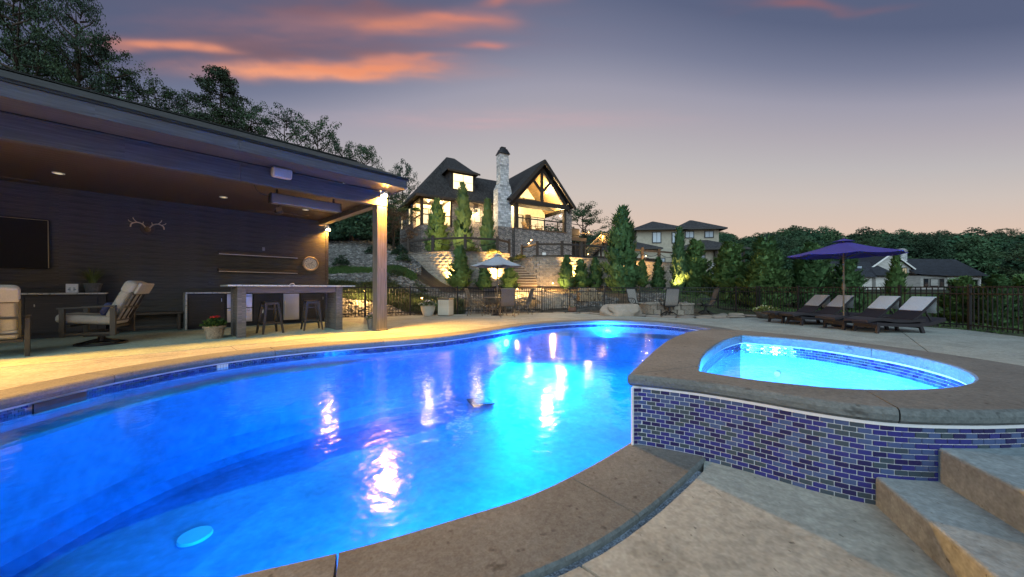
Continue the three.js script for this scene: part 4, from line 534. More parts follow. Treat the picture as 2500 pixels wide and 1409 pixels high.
{ const g = thing('fence_gate', 'black picket gate between two posts behind the dining set', 'gate', 2.1, DY, -16.85, 0.35); M(g, 'gate_frame', mergeGeometries([rodG([-0.62, 0.06, 0], [-0.62, 1.14, 0], 0.02), rodG([0.62, 0.06, 0], [0.62, 1.14, 0], 0.02), rodG([-0.62, 1.14, 0], [0.62, 1.14, 0], 0.018), rodG([-0.62, 0.13, 0], [0.62, 0.13, 0], 0.018), rodG([-0.62, 0.95, 0], [0.62, 0.95, 0], 0.016)]), MT.fence); for (let k = 1; k < 11; k++) M(g, 'picket', box(0.019, 1.05, 0.019), MT.fence, -0.62 + k * 0.1127, 0.6, 0); M(g, 'latch', rbox(0.05, 0.12, 0.06, 0.01), MT.black, -0.57, 1.0, 0.03); }
fenceRun('black picket fence behind the fire pit chairs', [[2.8, -17.1], [4.55, -17.3], [6.3, -17.35], [8.1, -17.2], [9.9, -16.9], [10.3, -16.2], [10.66, -15.35]]);
fenceRun('black picket fence behind the loungers at the right', [[10.68, -15.2], [11.05, -13.6], [11.4, -12.1], [11.78, -10.7], [12.15, -9.35], [11.75, -7.9], [11.3, -6.2]]);
// flagstone patio round the fire pit
{
  const pg = [[1.41, -16.02], [2.7, -15.62], [4.1, -14.42], [5.85, -13.12], [7.74, -12.87], [9.4, -13.52], [10.45, -14.42], [10.6, -15.4], [9.8, -16.85], [8.1, -17.1], [4.5, -17.25], [2.0, -16.8]];
  structure('patio_bed', prism(pg, -0.2, -0.05), mm([0.24, 0.19, 0.14], 0.95, T.ground, 0.8, T.ground, 0.03));
  const pat = new THREE.Group(); pat.name = 'flagstone_patio'; pat.userData.kind = 'structure'; scene.add(pat);
  const fm = [mm([0.34, 0.29, 0.24], 0.9, T.plaster, 1), mm([0.28, 0.25, 0.22], 0.9, T.plaster, 1), mm([0.4, 0.34, 0.27], 0.9, T.plaster, 1)];
  for (let i = 0; i < 14; i++) for (let j = 0; j < 8; j++) { const cx = 1.5 + i * 0.68 + (j % 2) * 0.33 + rr(-0.08, 0.08), cz = -12.9 - j * 0.58 + rr(-0.06, 0.06); if (!inside([cx, cz], pg) || distPoly([cx, cz], pg) < 0.28) continue; const n = 6 + Math.floor(R() * 2), p = []; for (let k = 0; k < n; k++) { const a = -k / n * 6.283 + rr(-0.2, 0.2), r = rr(0.27, 0.36); p.push([cx + Math.cos(a) * r, cz + Math.sin(a) * r * 0.85]); } M(pat, 'flagstone', prism(p, -0.09, -0.03 + R() * 0.008, 0.008), fm[Math.floor(R() * 3)]); }
}
// ---------------------------------------------------------------- patio umbrellas
function umbrella(name, label, x, z, r, h, rise, m, sides, poleM, valance) {
  const u = thing(name, label, 'umbrella', x, DY, z, 0.25), top = h, tri = [], P = (a, f, dy = 0) => { const sag = Math.sin(f * Math.PI) * 0.04; return [Math.cos(a) * r * f, top - rise * f - sag + dy, Math.sin(a) * r * f]; };
  for (let s = 0; s < sides; s++) { const a0 = s / sides * 6.283, a1 = (s + 1) / sides * 6.283; for (let k = 0; k < 6; k++) { const f0 = 0.12 + k / 6 * 0.88, f1 = 0.12 + (k + 1) / 6 * 0.88; const q = (a, f) => P(a, f); for (let t = 0; t < 4; t++) { const L = (f, g) => { const A = q(a0, f), B = q(a1, f), dip = -0.035 * f * Math.sin(g * Math.PI); return [lerp(A[0], B[0], g), lerp(A[1], B[1], g) + dip, lerp(A[2], B[2], g)]; }; const g0 = t / 4, g1 = (t + 1) / 4; pushTris(tri, L(f0, g0), L(f1, g1), L(f1, g0), L(f0, g0), L(f0, g1), L(f1, g1)); if (k === 5 && valance) { const D = (p) => [p[0], p[1] - valance, p[2]]; pushTris(tri, L(f1, g0), L(f1, g1), D(L(f1, g1)), L(f1, g0), D(L(f1, g1)), D(L(f1, g0))); } } } }
  const c = M(u, 'canopy', triGeo(tri), m); M(c, 'vent', (() => { const t = []; for (let s = 0; s < sides; s++) { const a0 = s / sides * 6.283, a1 = (s + 1) / sides * 6.283; pushTris(t, [0, top + 0.06, 0], [Math.cos(a1) * r * 0.2, top - rise * 0.2 + 0.05, Math.sin(a1) * r * 0.2], [Math.cos(a0) * r * 0.2, top - rise * 0.2 + 0.05, Math.sin(a0) * r * 0.2]); } return triGeo(t); })(), m);
  M(u, 'pole', cyl(0.021, 0.021, h, 14), poleM, 0, h / 2, 0); M(u, 'finial', sph(0.03, 10, 8), poleM, 0, top + 0.08, 0); M(u, 'crank_housing', cyl(0.045, 0.04, 0.16, 14), poleM, 0, 1.14, 0); rod(u, 'crank_handle', [0.04, 1.14, 0], [0.14, 1.08, 0.04], 0.01, poleM);
  for (let s = 0; s < sides; s++) { const a = s / sides * 6.283, e = P(a, 0.98, -0.03), i = P(a, 0.12, -0.06); rod(u, 'rib', i, e, 0.009, poleM, 0.009, 6); rod(u, 'strut', [0, top - rise - 0.12, 0], P(a, 0.5, -0.05), 0.008, poleM, 0.008, 6); }
  M(u, 'runner', cyl(0.035, 0.035, 0.07, 14), poleM, 0, top - rise - 0.12, 0); M(u, 'base', lathe([[0, 0], [0.26, 0], [0.26, 0.03], [0.08, 0.07], [0.035, 0.09], [0.035, 0.3], [0, 0.3]], 26), MT.black);
}
umbrella('dining_umbrella', 'white patio umbrella over the round dining table', -0.6, -14.55, 1.12, 2.5, 0.48, MT.canvas, 8, MT.bronze, 0);
umbrella('lounge_umbrella', 'purple patio umbrella shading the row of loungers', 9.56, -10.15, 1.3, 2.48, 0.4, MT.purple, 8, MT.bronze, 0.02);
// ---------------------------------------------------------------- dining set
{ const t = thing('dining_table', 'round bronze patio table with copper top under the white umbrella', 'table', -0.6, DY, -14.55); M(t, 'tabletop', lathe([[0.03, 0.71], [0.55, 0.71], [0.57, 0.725], [0.55, 0.74], [0.03, 0.74], [0.03, 0.71]], 40), MT.tabletop); M(t, 'rim', new THREE.TorusGeometry(0.56, 0.018, 8, 48), MT.bronze, 0, 0.722, 0, Math.PI / 2); for (let k = 0; k < 4; k++) { const a = k * Math.PI / 2 + 0.5, c = Math.cos(a), s = Math.sin(a); M(t, 'leg', tube([[c * 0.42, 0.71, s * 0.42], [c * 0.36, 0.45, s * 0.36], [c * 0.37, 0.2, s * 0.37], [c * 0.46, 0, s * 0.46]], 0.018, 18, 7), MT.bronze); const r = M(t, 'scroll_ring', new THREE.TorusGeometry(0.09, 0.011, 6, 22), MT.bronze, c * 0.37, 0.58, s * 0.37, 0, -a + Math.PI / 2, 0); M(t, 'scroll_ring', new THREE.TorusGeometry(0.09, 0.011, 6, 22), MT.bronze, c * 0.36, 0.38, s * 0.36, 0, -a + Math.PI / 2, 0); } M(t, 'lower_ring', new THREE.TorusGeometry(0.36, 0.012, 6, 36), MT.bronze, 0, 0.25, 0, Math.PI / 2); }
const sheet = (w, pts, n = 8) => { const tri = [], c = new THREE.CatmullRomCurve3(pts.map((p) => V(0, p[0], p[1]))).getPoints(n * 2); for (let i = 0; i < c.length - 1; i++) { const a = c[i], b = c[i + 1], t = 0.012, q = (x, p, o) => [x, p.y + o * 0.3, p.z + o]; for (const o of [0, -t]) pushTris(tri, q(-w, a, o), q(w, a, o), q(w, b, o), q(-w, a, o), q(w, b, o), q(-w, b, o)); for (const s of [-1, 1]) pushTris(tri, q(s * w, a, 0), q(s * w, b, 0), q(s * w, b, -t), q(s * w, a, 0), q(s * w, b, -t), q(s * w, a, -t)); } return triGeo(tri); };
function slingChair(label, x, z, turn, swivel, fm, group, cat = 'chair', nm = 'sling_chair') { // faces +z
  const c = thing(nm, label, cat, x, DY, z, turn, group), w = 0.25, fr = swivel ? MT.black : MT.bronze;
  M(c, 'sling', sheet(w - 0.01, [[0.43, 0.28], [0.45, 0.2], [0.4, -0.02], [0.41, -0.2], [0.55, -0.28], [0.85, -0.36], [1.08, -0.45]]), fm);
  for (const s of [-1, 1]) { M(c, 'side_rail', tube([[s * w, 0.42, 0.3], [s * w, 0.45, 0.2], [s * w, 0.4, -0.02], [s * w, 0.41, -0.2], [s * w, 0.55, -0.28], [s * w, 0.85, -0.36], [s * w, 1.1, -0.46]], 0.016, 30, 7), fr); M(c, 'arm', tube([[s * w, 0.4, -0.1], [s * (w + 0.05), 0.62, -0.3], [s * (w + 0.06), 0.66, 0.0], [s * (w + 0.06), 0.63, 0.2], [s * (w + 0.04), 0.52, 0.26], [s * w, 0.42, 0.16]], 0.018, 30, 7), fr); M(c, 'scroll_ring', new THREE.TorusGeometry(0.07, 0.01, 6, 20), fr, s * (w + 0.04), 0.54, 0.05, 0, Math.PI / 2, 0); }
  rod(c, 'top_rail', [-w, 1.09, -0.455], [w, 1.09, -0.455], 0.018, fr); rod(c, 'front_rail', [-w, 0.42, 0.29], [w, 0.42, 0.29], 0.016, fr);
  if (swivel) { M(c, 'swivel_column', cyl(0.04, 0.05, 0.24, 14), fr, 0, 0.26, 0); M(c, 'swivel_plate', rbox(0.36, 0.04, 0.34, 0.01), fr, 0, 0.37, 0); for (let k = 0; k < 4; k++) { const a = k * Math.PI / 2 + 0.78; M(c, 'base_foot', tube([[0, 0.17, 0], [Math.cos(a) * 0.16, 0.13, Math.sin(a) * 0.16], [Math.cos(a) * 0.34, 0.02, Math.sin(a) * 0.34]], 0.022, 12, 7), fr); } }
  else for (const s of [-1, 1]) { M(c, 'leg', tube([[s * w, 0.4, 0.12], [s * (w + 0.02), 0.24, 0.22], [s * (w + 0.02), 0.0, 0.28]], 0.016, 14, 7), fr); M(c, 'leg', tube([[s * w, 0.4, -0.08], [s * (w + 0.02), 0.26, -0.24], [s * (w + 0.02), 0.0, -0.34]], 0.016, 14, 7), fr); rod(c, 'stretcher', [s * (w + 0.02), 0.1, 0.25], [s * (w + 0.02), 0.1, -0.31], 0.012, fr); }
  return c;
}
const DG = 'sling chairs at the round dining table';
slingChair('brown sling chair at the left of the dining table, side on', -1.42, -14.3, 1.45, false, MT.sling, DG); slingChair('brown sling chair behind the dining table, facing the pool', -0.9, -15.35, 0.3, false, MT.sling, DG); slingChair('brown sling chair before the dining table, back to the pool', -0.2, -13.78, Math.PI + 0.12, false, MT.sling, DG); slingChair('brown sling chair at the right of the dining table near the gate', 0.45, -14.85, -1.3, false, MT.sling, DG);
// ---------------------------------------------------------------- fire pit
function rock(r, sx, sy, sz, seed, det = 3) { const g = new THREE.IcosahedronGeometry(r, det), p = g.attributes.position, q = (x, y, z) => fbm(x * 1.3 + seed * 17, y * 1.3 + z * 1.7 + seed, 4); for (let i = 0; i < p.count; i++) { const v = V().fromBufferAttribute(p, i), n = v.clone().normalize(); let k = 0.72 + 0.55 * q(n.x * 1.5 + 5, n.y * 1.5 + 5, n.z * 1.5); v.set(n.x * r * k * sx, n.y * r * k, n.z * r * k * sz); v.y = clamp(v.y * sy, -r * sy * 0.5, r * sy * 0.52 + n.x * 0.02); p.setXYZ(i, v.x, v.y, v.z); } g.deleteAttribute('normal'); g.deleteAttribute('uv'); g.computeVertexNormals(); return uvm(g); }
{ const b = tag(M(scene, 'boulder', rock(0.5, 1.75, 1.0, 1.0, 3, 4), MT.boulder, 4.45, 0.18, -14.35, 0, 0.15), 'large flat-topped tan boulder at the edge of the fire pit patio', 'boulder'); }
{ const f = thing('fire_pit', 'round fire pit ring of pale cut stone blocks', 'fire pit', 6.85, DY, -15.7); const n = 22, R0 = 0.98; for (let row = 0; row < 2; row++) for (let k = 0; k < n; k++) { const a = (k + row * 0.5) / n * 6.283; M(f, 'stone_block', rbox(0.27, 0.2, 0.26, 0.02), MT.block[(k * 7 + row * 3) % 3], Math.cos(a) * R0, 0.1 + row * 0.202, Math.sin(a) * R0, 0, -a + Math.PI / 2, 0); } for (let k = 0; k < 16; k++) { const a = (k + 0.25) / 16 * 6.283; M(f, 'cap_stone', rbox(0.39, 0.05, 0.34, 0.015), MT.block[2], Math.cos(a) * R0, 0.43, Math.sin(a) * R0, 0, -a + Math.PI / 2, 0); } M(f, 'ash_bed', cyl(0.86, 0.86, 0.1, 24), mat([0.05, 0.045, 0.04], 0.95), 0, 0.1, 0); }
const FG = 'swivel chairs round the fire pit';
slingChair('light sling swivel chair behind the boulder facing the pool', 5.75, -16.2, 0.35, true, MT.slinglight, FG, 'chair', 'swivel_chair'); slingChair('tan sling swivel chair with its back to the pool before the fire pit', 6.45, -14.45, Math.PI - 0.1, true, MT.slinglight, FG, 'chair', 'swivel_chair'); slingChair('dark swivel chair seen side on at the right of the fire pit', 8.25, -15.0, -1.75, true, MT.sling, FG, 'chair', 'swivel_chair');
{ // firewood
  const s = thing('firewood_stack', 'stack of split firewood in a black rack behind the fence', 'firewood', 4.05, groundY(4.05, -18.4), -18.4, 0.1); const ends = [cyl(0.07, 0.07, 0.4, 9), cyl(0.055, 0.055, 0.4, 7), cyl(0.085, 0.08, 0.4, 8)];
  for (let r = 0; r < 6; r++) for (let k = 0; k < 9 - (r > 3 ? r - 2 : 0); k++) { const q = Math.floor(R() * 3); const l = M(s, 'log', ends[q], R() < 0.7 ? MT.log : MT.logend, -0.56 + k * 0.135 + (r % 2) * 0.06 + rr(-0.015, 0.015), 0.1 + r * 0.115, rr(-0.05, 0.05), Math.PI / 2, 0, rr(-0.1, 0.1)); l.rotation.order = 'XYZ'; M(l, 'cut_end', cyl([0.066, 0.051, 0.08][q], [0.066, 0.051, 0.08][q], 0.01, 9), MT.logend, 0, 0.2, 0); }
  for (const x of [-0.68, 0.72]) rod(s, 'rack_upright', [x, 0, 0.1], [x, 0.85, 0.1], 0.02, MT.black); rod(s, 'rack_base', [-0.68, 0.03, 0.1], [0.72, 0.03, 0.1], 0.02, MT.black);
}
{ const p = thing('clay_pot', 'low brown clay pot by the gate end of the fence', 'pot', 2.85, -0.05, -16.65); M(p, 'pot', lathe([[0, 0], [0.13, 0], [0.19, 0.09], [0.2, 0.17], [0.16, 0.24], [0.18, 0.26], [0.14, 0.25], [0, 0.2]], 26), mm([0.3, 0.14, 0.09], 0.8, T.speck, 2)); M(p, 'foliage', leafGeo(120, 0.14, 0.08, 0.05, 0.5, 21), MT.leafpot, 0, 0.2, 0); }
// ---------------------------------------------------------------- urn, bin, planter, loungers
{ const p = thing('urn_planter', 'large cream urn of white and pink flowers by the fence', 'planter', -3.34, DY, -14.0); M(p, 'urn', lathe([[0, 0], [0.16, 0], [0.19, 0.03], [0.25, 0.2], [0.285, 0.36], [0.3, 0.41], [0.305, 0.44], [0.28, 0.44], [0.26, 0.38], [0, 0.36]], 34), MT.urn); M(p, 'foliage', leafGeo(420, 0.36, 0.2, 0.1, 0.4, 31), MT.leafpot, 0, 0.38, 0); M(p, 'blossoms', leafGeo(150, 0.36, 0.24, 0.06, 1, 32), mat([0.72, 0.6, 0.6], 0.7, { side: THREE.DoubleSide }), 0, 0.39, 0); }
{ const b = thing('slatted_bin', 'cream slatted waste bin with brown lid beside the urn', 'bin', -2.68, DY, -14.25, -0.25); M(b, 'liner', box(0.42, 0.62, 0.42), MT.urn, 0, 0.34, 0); for (let f = 0; f < 4; f++) for (let k = 0; k < 6; k++) { const a = f * Math.PI / 2, o = -0.2 + k * 0.08; M(b, 'slat', rbox(0.066, 0.62, 0.02, 0.005, 1), MT.urn, Math.cos(a) * o + Math.sin(a) * 0.225, 0.34, -Math.sin(a) * o + Math.cos(a) * 0.225, 0, a, 0); } M(b, 'lid', rbox(0.5, 0.07, 0.5, 0.015), MT.bronze, 0, 0.69, 0); M(b, 'base', rbox(0.48, 0.04, 0.48, 0.01), MT.bronze, 0, 0.02, 0); }
{ const p = thing('flower_planter', 'low dark planter of yellow foliage behind the loungers', 'planter', 9.4, DY, -13.0); M(p, 'bowl', lathe([[0, 0], [0.26, 0], [0.36, 0.2], [0.38, 0.26], [0.34, 0.26], [0, 0.2]], 28), MT.potgrey); M(p, 'foliage', leafGeo(500, 0.42, 0.22, 0.11, 0.5, 41), mat([0.16, 0.2, 0.045], 0.7, { side: THREE.DoubleSide }), 0, 0.22, 0); M(p, 'blossoms', leafGeo(120, 0.42, 0.24, 0.05, 1, 42), mat([0.6, 0.55, 0.35], 0.7, { side: THREE.DoubleSide }), -0.03, 0.24, 0); }
function slab(w, pts, th) { const tri = [], c = new THREE.CatmullRomCurve3(pts.map((p) => V(p[0], p[1], 0)), false, 'centripetal').getPoints(28); for (let i = 0; i < c.length - 1; i++) { const a = c[i], b = c[i + 1], q = (p, z, o) => [p.x, p.y - o, z]; pushTris(tri, q(a, w, 0), q(b, w, 0), q(b, -w, 0), q(a, w, 0), q(b, -w, 0), q(a, -w, 0)); pushTris(tri, q(a, w, th), q(b, -w, th), q(b, w, th), q(a, w, th), q(a, -w, th), q(b, -w, th)); for (const s of [-1, 1]) pushTris(tri, q(a, s * w, 0), q(a, s * w, th), q(b, s * w, th), q(a, s * w, 0), q(b, s * w, th), q(b, s * w, 0)); } for (const e of [c[0], c[c.length - 1]]) pushTris(tri, [e.x, e.y, w], [e.x, e.y, -w], [e.x, e.y - th, -w], [e.x, e.y, w], [e.x, e.y - th, -w], [e.x, e.y - th, w]); return triGeo(tri); }
const LG = 'wicker loungers with white towels';
function lounger(label, x, z, ry) { // head towards +x
  const l = thing('sun_lounger', label, 'lounger', x, DY, z, ry, LG), w = 0.3;
  M(l, 'seat', slab(w, [[-0.72, 0.33], [-0.4, 0.37], [0.0, 0.33], [0.42, 0.33], [0.75, 0.35]], 0.06), MT.wicker); M(l, 'backrest', slab(w - 0.02, [[0.44, 0.34], [0.62, 0.46], [0.85, 0.68], [1.05, 0.87]], 0.05), MT.wicker);
  M(l, 'base_frame', slab(w + 0.01, [[-0.5, 0.27], [0.2, 0.24], [0.8, 0.26], [1.25, 0.38]], 0.08), MT.wicker);
  for (const s of [-1, 1]) { bar(l, 'leg', [-0.42, 0.24, s * 0.27], [-0.47, 0, s * 0.28], 0.06, 0.07, MT.wicker); bar(l, 'leg', [0.62, 0.24, s * 0.27], [0.7, 0, s * 0.28], 0.06, 0.07, MT.wicker); bar(l, 'back_strut', [0.8, 0.62, s * 0.2], [0.98, 0.3, s * 0.22], 0.03, 0.03, MT.wicker); }
  M(l, 'apron', rbox(0.04, 0.16, 0.56, 0.01), MT.wicker, -0.45, 0.2, 0); M(l, 'apron', rbox(0.04, 0.16, 0.56, 0.01), MT.wicker, 0.66, 0.2, 0);
  return l;
}
function towel(label, x, z, ry, k) { const t = thing('towel', label, 'towel', x, DY, z, ry, 'white towels on the loungers'); M(t, 'cloth', slab(0.25, [[0.7, 0.565], [0.86, 0.71], [1.045, 0.885], [1.075, 0.895], [1.085, 0.86]], 0.018), MT.towel); M(t, 'hanging_end', slab(0.24 - k * 0.02, [[1.085, 0.87], [1.1, 0.75], [1.085, 0.58 + k * 0.03], [1.1, 0.5 + k * 0.03]], 0.012), MT.towel); }
[[9.0, -11.4, 0.02, 'leftmost wicker lounger in the row, farthest from the spa', 'white towel on the leftmost lounger'], [9.07, -10.72, -0.03, 'second wicker lounger from the left, beside the umbrella pole', 'white towel on the second lounger from the left'], [9.27, -9.63, 0.0, 'third wicker lounger from the left, just right of the umbrella pole', 'white towel on the third lounger from the left'], [9.38, -8.9, 0.03, 'rightmost wicker lounger in the row, nearest to the spa', 'white towel on the rightmost lounger']].forEach(([x, z, a, lb, lt], i) => { lounger(lb, x, z, a); towel(lt, x, z, a, i % 3); });
// ================================================================ RETAINING WALLS, STAIRS, RAIL FENCES
const WARM = [1, 0.56, 0.18];
const blockGeo = [0, 1, 2].map((s) => { const q = rng(50 + s), g = new THREE.BoxGeometry(0.4, 0.196, 0.28, 3, 2, 1), p = g.attributes.position; for (let i = 0; i < p.count; i++) if (p.getZ(i) > 0.13) { const e = Math.abs(p.getX(i)) > 0.19 || Math.abs(p.getY(i)) > 0.09; const h = Math.sin(p.getX(i) * 91 + p.getY(i) * 53 + s * 7); p.setZ(i, e ? 0.115 : 0.14 + 0.025 * h); } g.deleteAttribute('normal'); g.computeVertexNormals(); return uvm(g); });
function blockWall(label, line, top, rows) {
  const w = thing('retaining_wall', label, 'wall', 0, 0, 0, 0, 'split block retaining walls'), cum = [0]; for (let i = 1; i < line.length; i++) cum.push(cum[i - 1] + Math.hypot(line[i][0] - line[i - 1][0], line[i][1] - line[i - 1][1]));
  const list = []; const P = (s) => { let i = 1; while (i < cum.length - 1 && cum[i] < s) i++; const t = clamp((s - cum[i - 1]) / (cum[i] - cum[i - 1]), 0, 1), a = line[i - 1], b = line[i]; return [lerp(a[0], b[0], t), lerp(a[1], b[1], t), Math.atan2(-(b[1] - a[1]), b[0] - a[0])]; };
  for (let r = 0; r < rows; r++) for (let s = 0.2 + (r % 2) * 0.2; s < cum[cum.length - 1] - 0.1; s += 0.404) { const [x, z, a] = P(s), y = top - 0.16 - r * 0.2; if (y < groundH(x, z + 0.5) - 0.35) continue; list.push([x, y, z - r * -0.012, a]); }
  list.sort((a, b) => Math.hypot(a[0], a[2]) - Math.hypot(b[0], b[2])); const rest = [[], [], []];
  list.forEach(([x, y, z, a], i) => { const k = Math.floor(R() * 3); if (i < 300) M(w, 'block', blockGeo[k], MT.block[Math.floor(R() * 3)], x, y, z, rr(-0.03, 0.03), a + rr(-0.02, 0.02), 0); else rest[k].push(TM(x, y, z, 0, a, 0, 1)); });
  rest.forEach((l, k) => { if (l.length) stuff(inst(w, 'far_blocks', blockGeo[k], MT.block[k], l)); });
  for (let s = 0.3; s < cum[cum.length - 1]; s += 0.604) { const [x, z, a] = P(s); M(w, 'cap_block', rbox(0.6, 0.07, 0.34, 0.012, 1), MT.block[1], x, top - 0.028, z - 0.0, 0, a); }
  const back = []; for (let i = 0; i < line.length - 1; i++) { const a = line[i], b = line[i + 1]; pushTris(back, [a[0], top - 0.1, a[1] - 0.08], [b[0], top - 0.1, b[1] - 0.08], [b[0], -0.5, b[1] - 0.08], [a[0], top - 0.1, a[1] - 0.08], [b[0], -0.5, b[1] - 0.08], [a[0], -0.5, a[1] - 0.08]); } M(w, 'joint_backing', triGeo(back), mat([0.07, 0.06, 0.05], 0.95));
}
blockWall('tan split block retaining wall left of the garden stairs', W1, 3.5, 13); blockWall('tan split block retaining wall right of the garden stairs', W2, 3.2, 12);
{ const s = thing('garden_stairs', 'brown garden stairs rising between the two block walls', 'stairs', 0.85, 0, -22.4); for (let k = 0; k < 11; k++) { M(s, 'tread', rbox(1.5, 0.07, 0.4, 0.012), MT.block[2], 0, 1.28 + k * 0.18, -k * 0.34); M(s, 'riser', box(1.46, 0.15, 0.3), mat([0.1, 0.07, 0.05], 0.9), 0, 1.17 + k * 0.18, -k * 0.34 - 0.02); } M(s, 'left_edge', prism([[-0.8, 0.2], [-0.72, 0.2], [-0.72, -3.6], [-0.8, -3.6]], 0.6, 1.2), MT.block[1]); }
function railFence(label, pts, h = 1.0) {
  const f = thing('rail_fence', label, 'fence', 0, 0, 0, 0, 'dark timber rail fences on the terrace'); const post = rbox(0.19, h + 0.12, 0.19, 0.012);
  pts.forEach(([x, y, z], i) => { M(f, 'post', post, MT.railwood, x, y + (h + 0.12) / 2, z); M(f, 'post_cap', rbox(0.22, 0.04, 0.22, 0.01), MT.railwood, x, y + h + 0.13, z); if (i) { const q = pts[i - 1]; bar(f, 'rail', [q[0], q[1] + h - 0.06, q[2]], [x, y + h - 0.06, z], 0.1, 0.13, MT.railwood); bar(f, 'lower_rail', [q[0], q[1] + 0.08, q[2]], [x, y + 0.08, z], 0.1, 0.1, MT.railwood); M(f, 'chain', tube([[q[0], q[1] + h - 0.2, q[2]], [lerp(q[0], x, 0.25), lerp(q[1], y, 0.25) + h - 0.42, lerp(q[2], z, 0.25)], [lerp(q[0], x, 0.5), (q[1] + y) / 2 + h - 0.5, (q[2] + z) / 2], [lerp(q[0], x, 0.75), lerp(q[1], y, 0.75) + h - 0.42, lerp(q[2], z, 0.75)], [x, y + h - 0.2, z]], 0.022, 20, 5), MT.black); } });
}
railFence('dark timber rail fence with chains on the left terrace wall', [[-7.45, 3.5, -25.35], [-5.35, 3.5, -23.8], [-3.1, 3.5, -23.35], [-1.0, 3.5, -24.2], [-0.2, 3.5, -25.6]]);
railFence('dark timber rail fence with chains above the curved right wall', [[0.75, 3.2, -26.4], [1.75, 3.2, -24.35], [3.45, 3.2, -24.3], [4.9, 3.2, -24.9], [6.9, 3.2, -25.9]]);
railFence('dark timber rail fence at the far right end of the terrace wall', [[8.6, 3.2, -27.0], [10.4, 3.2, -28.15], [12.2, 3.2, -29.2], [14.2, 3.2, -30.4]]);
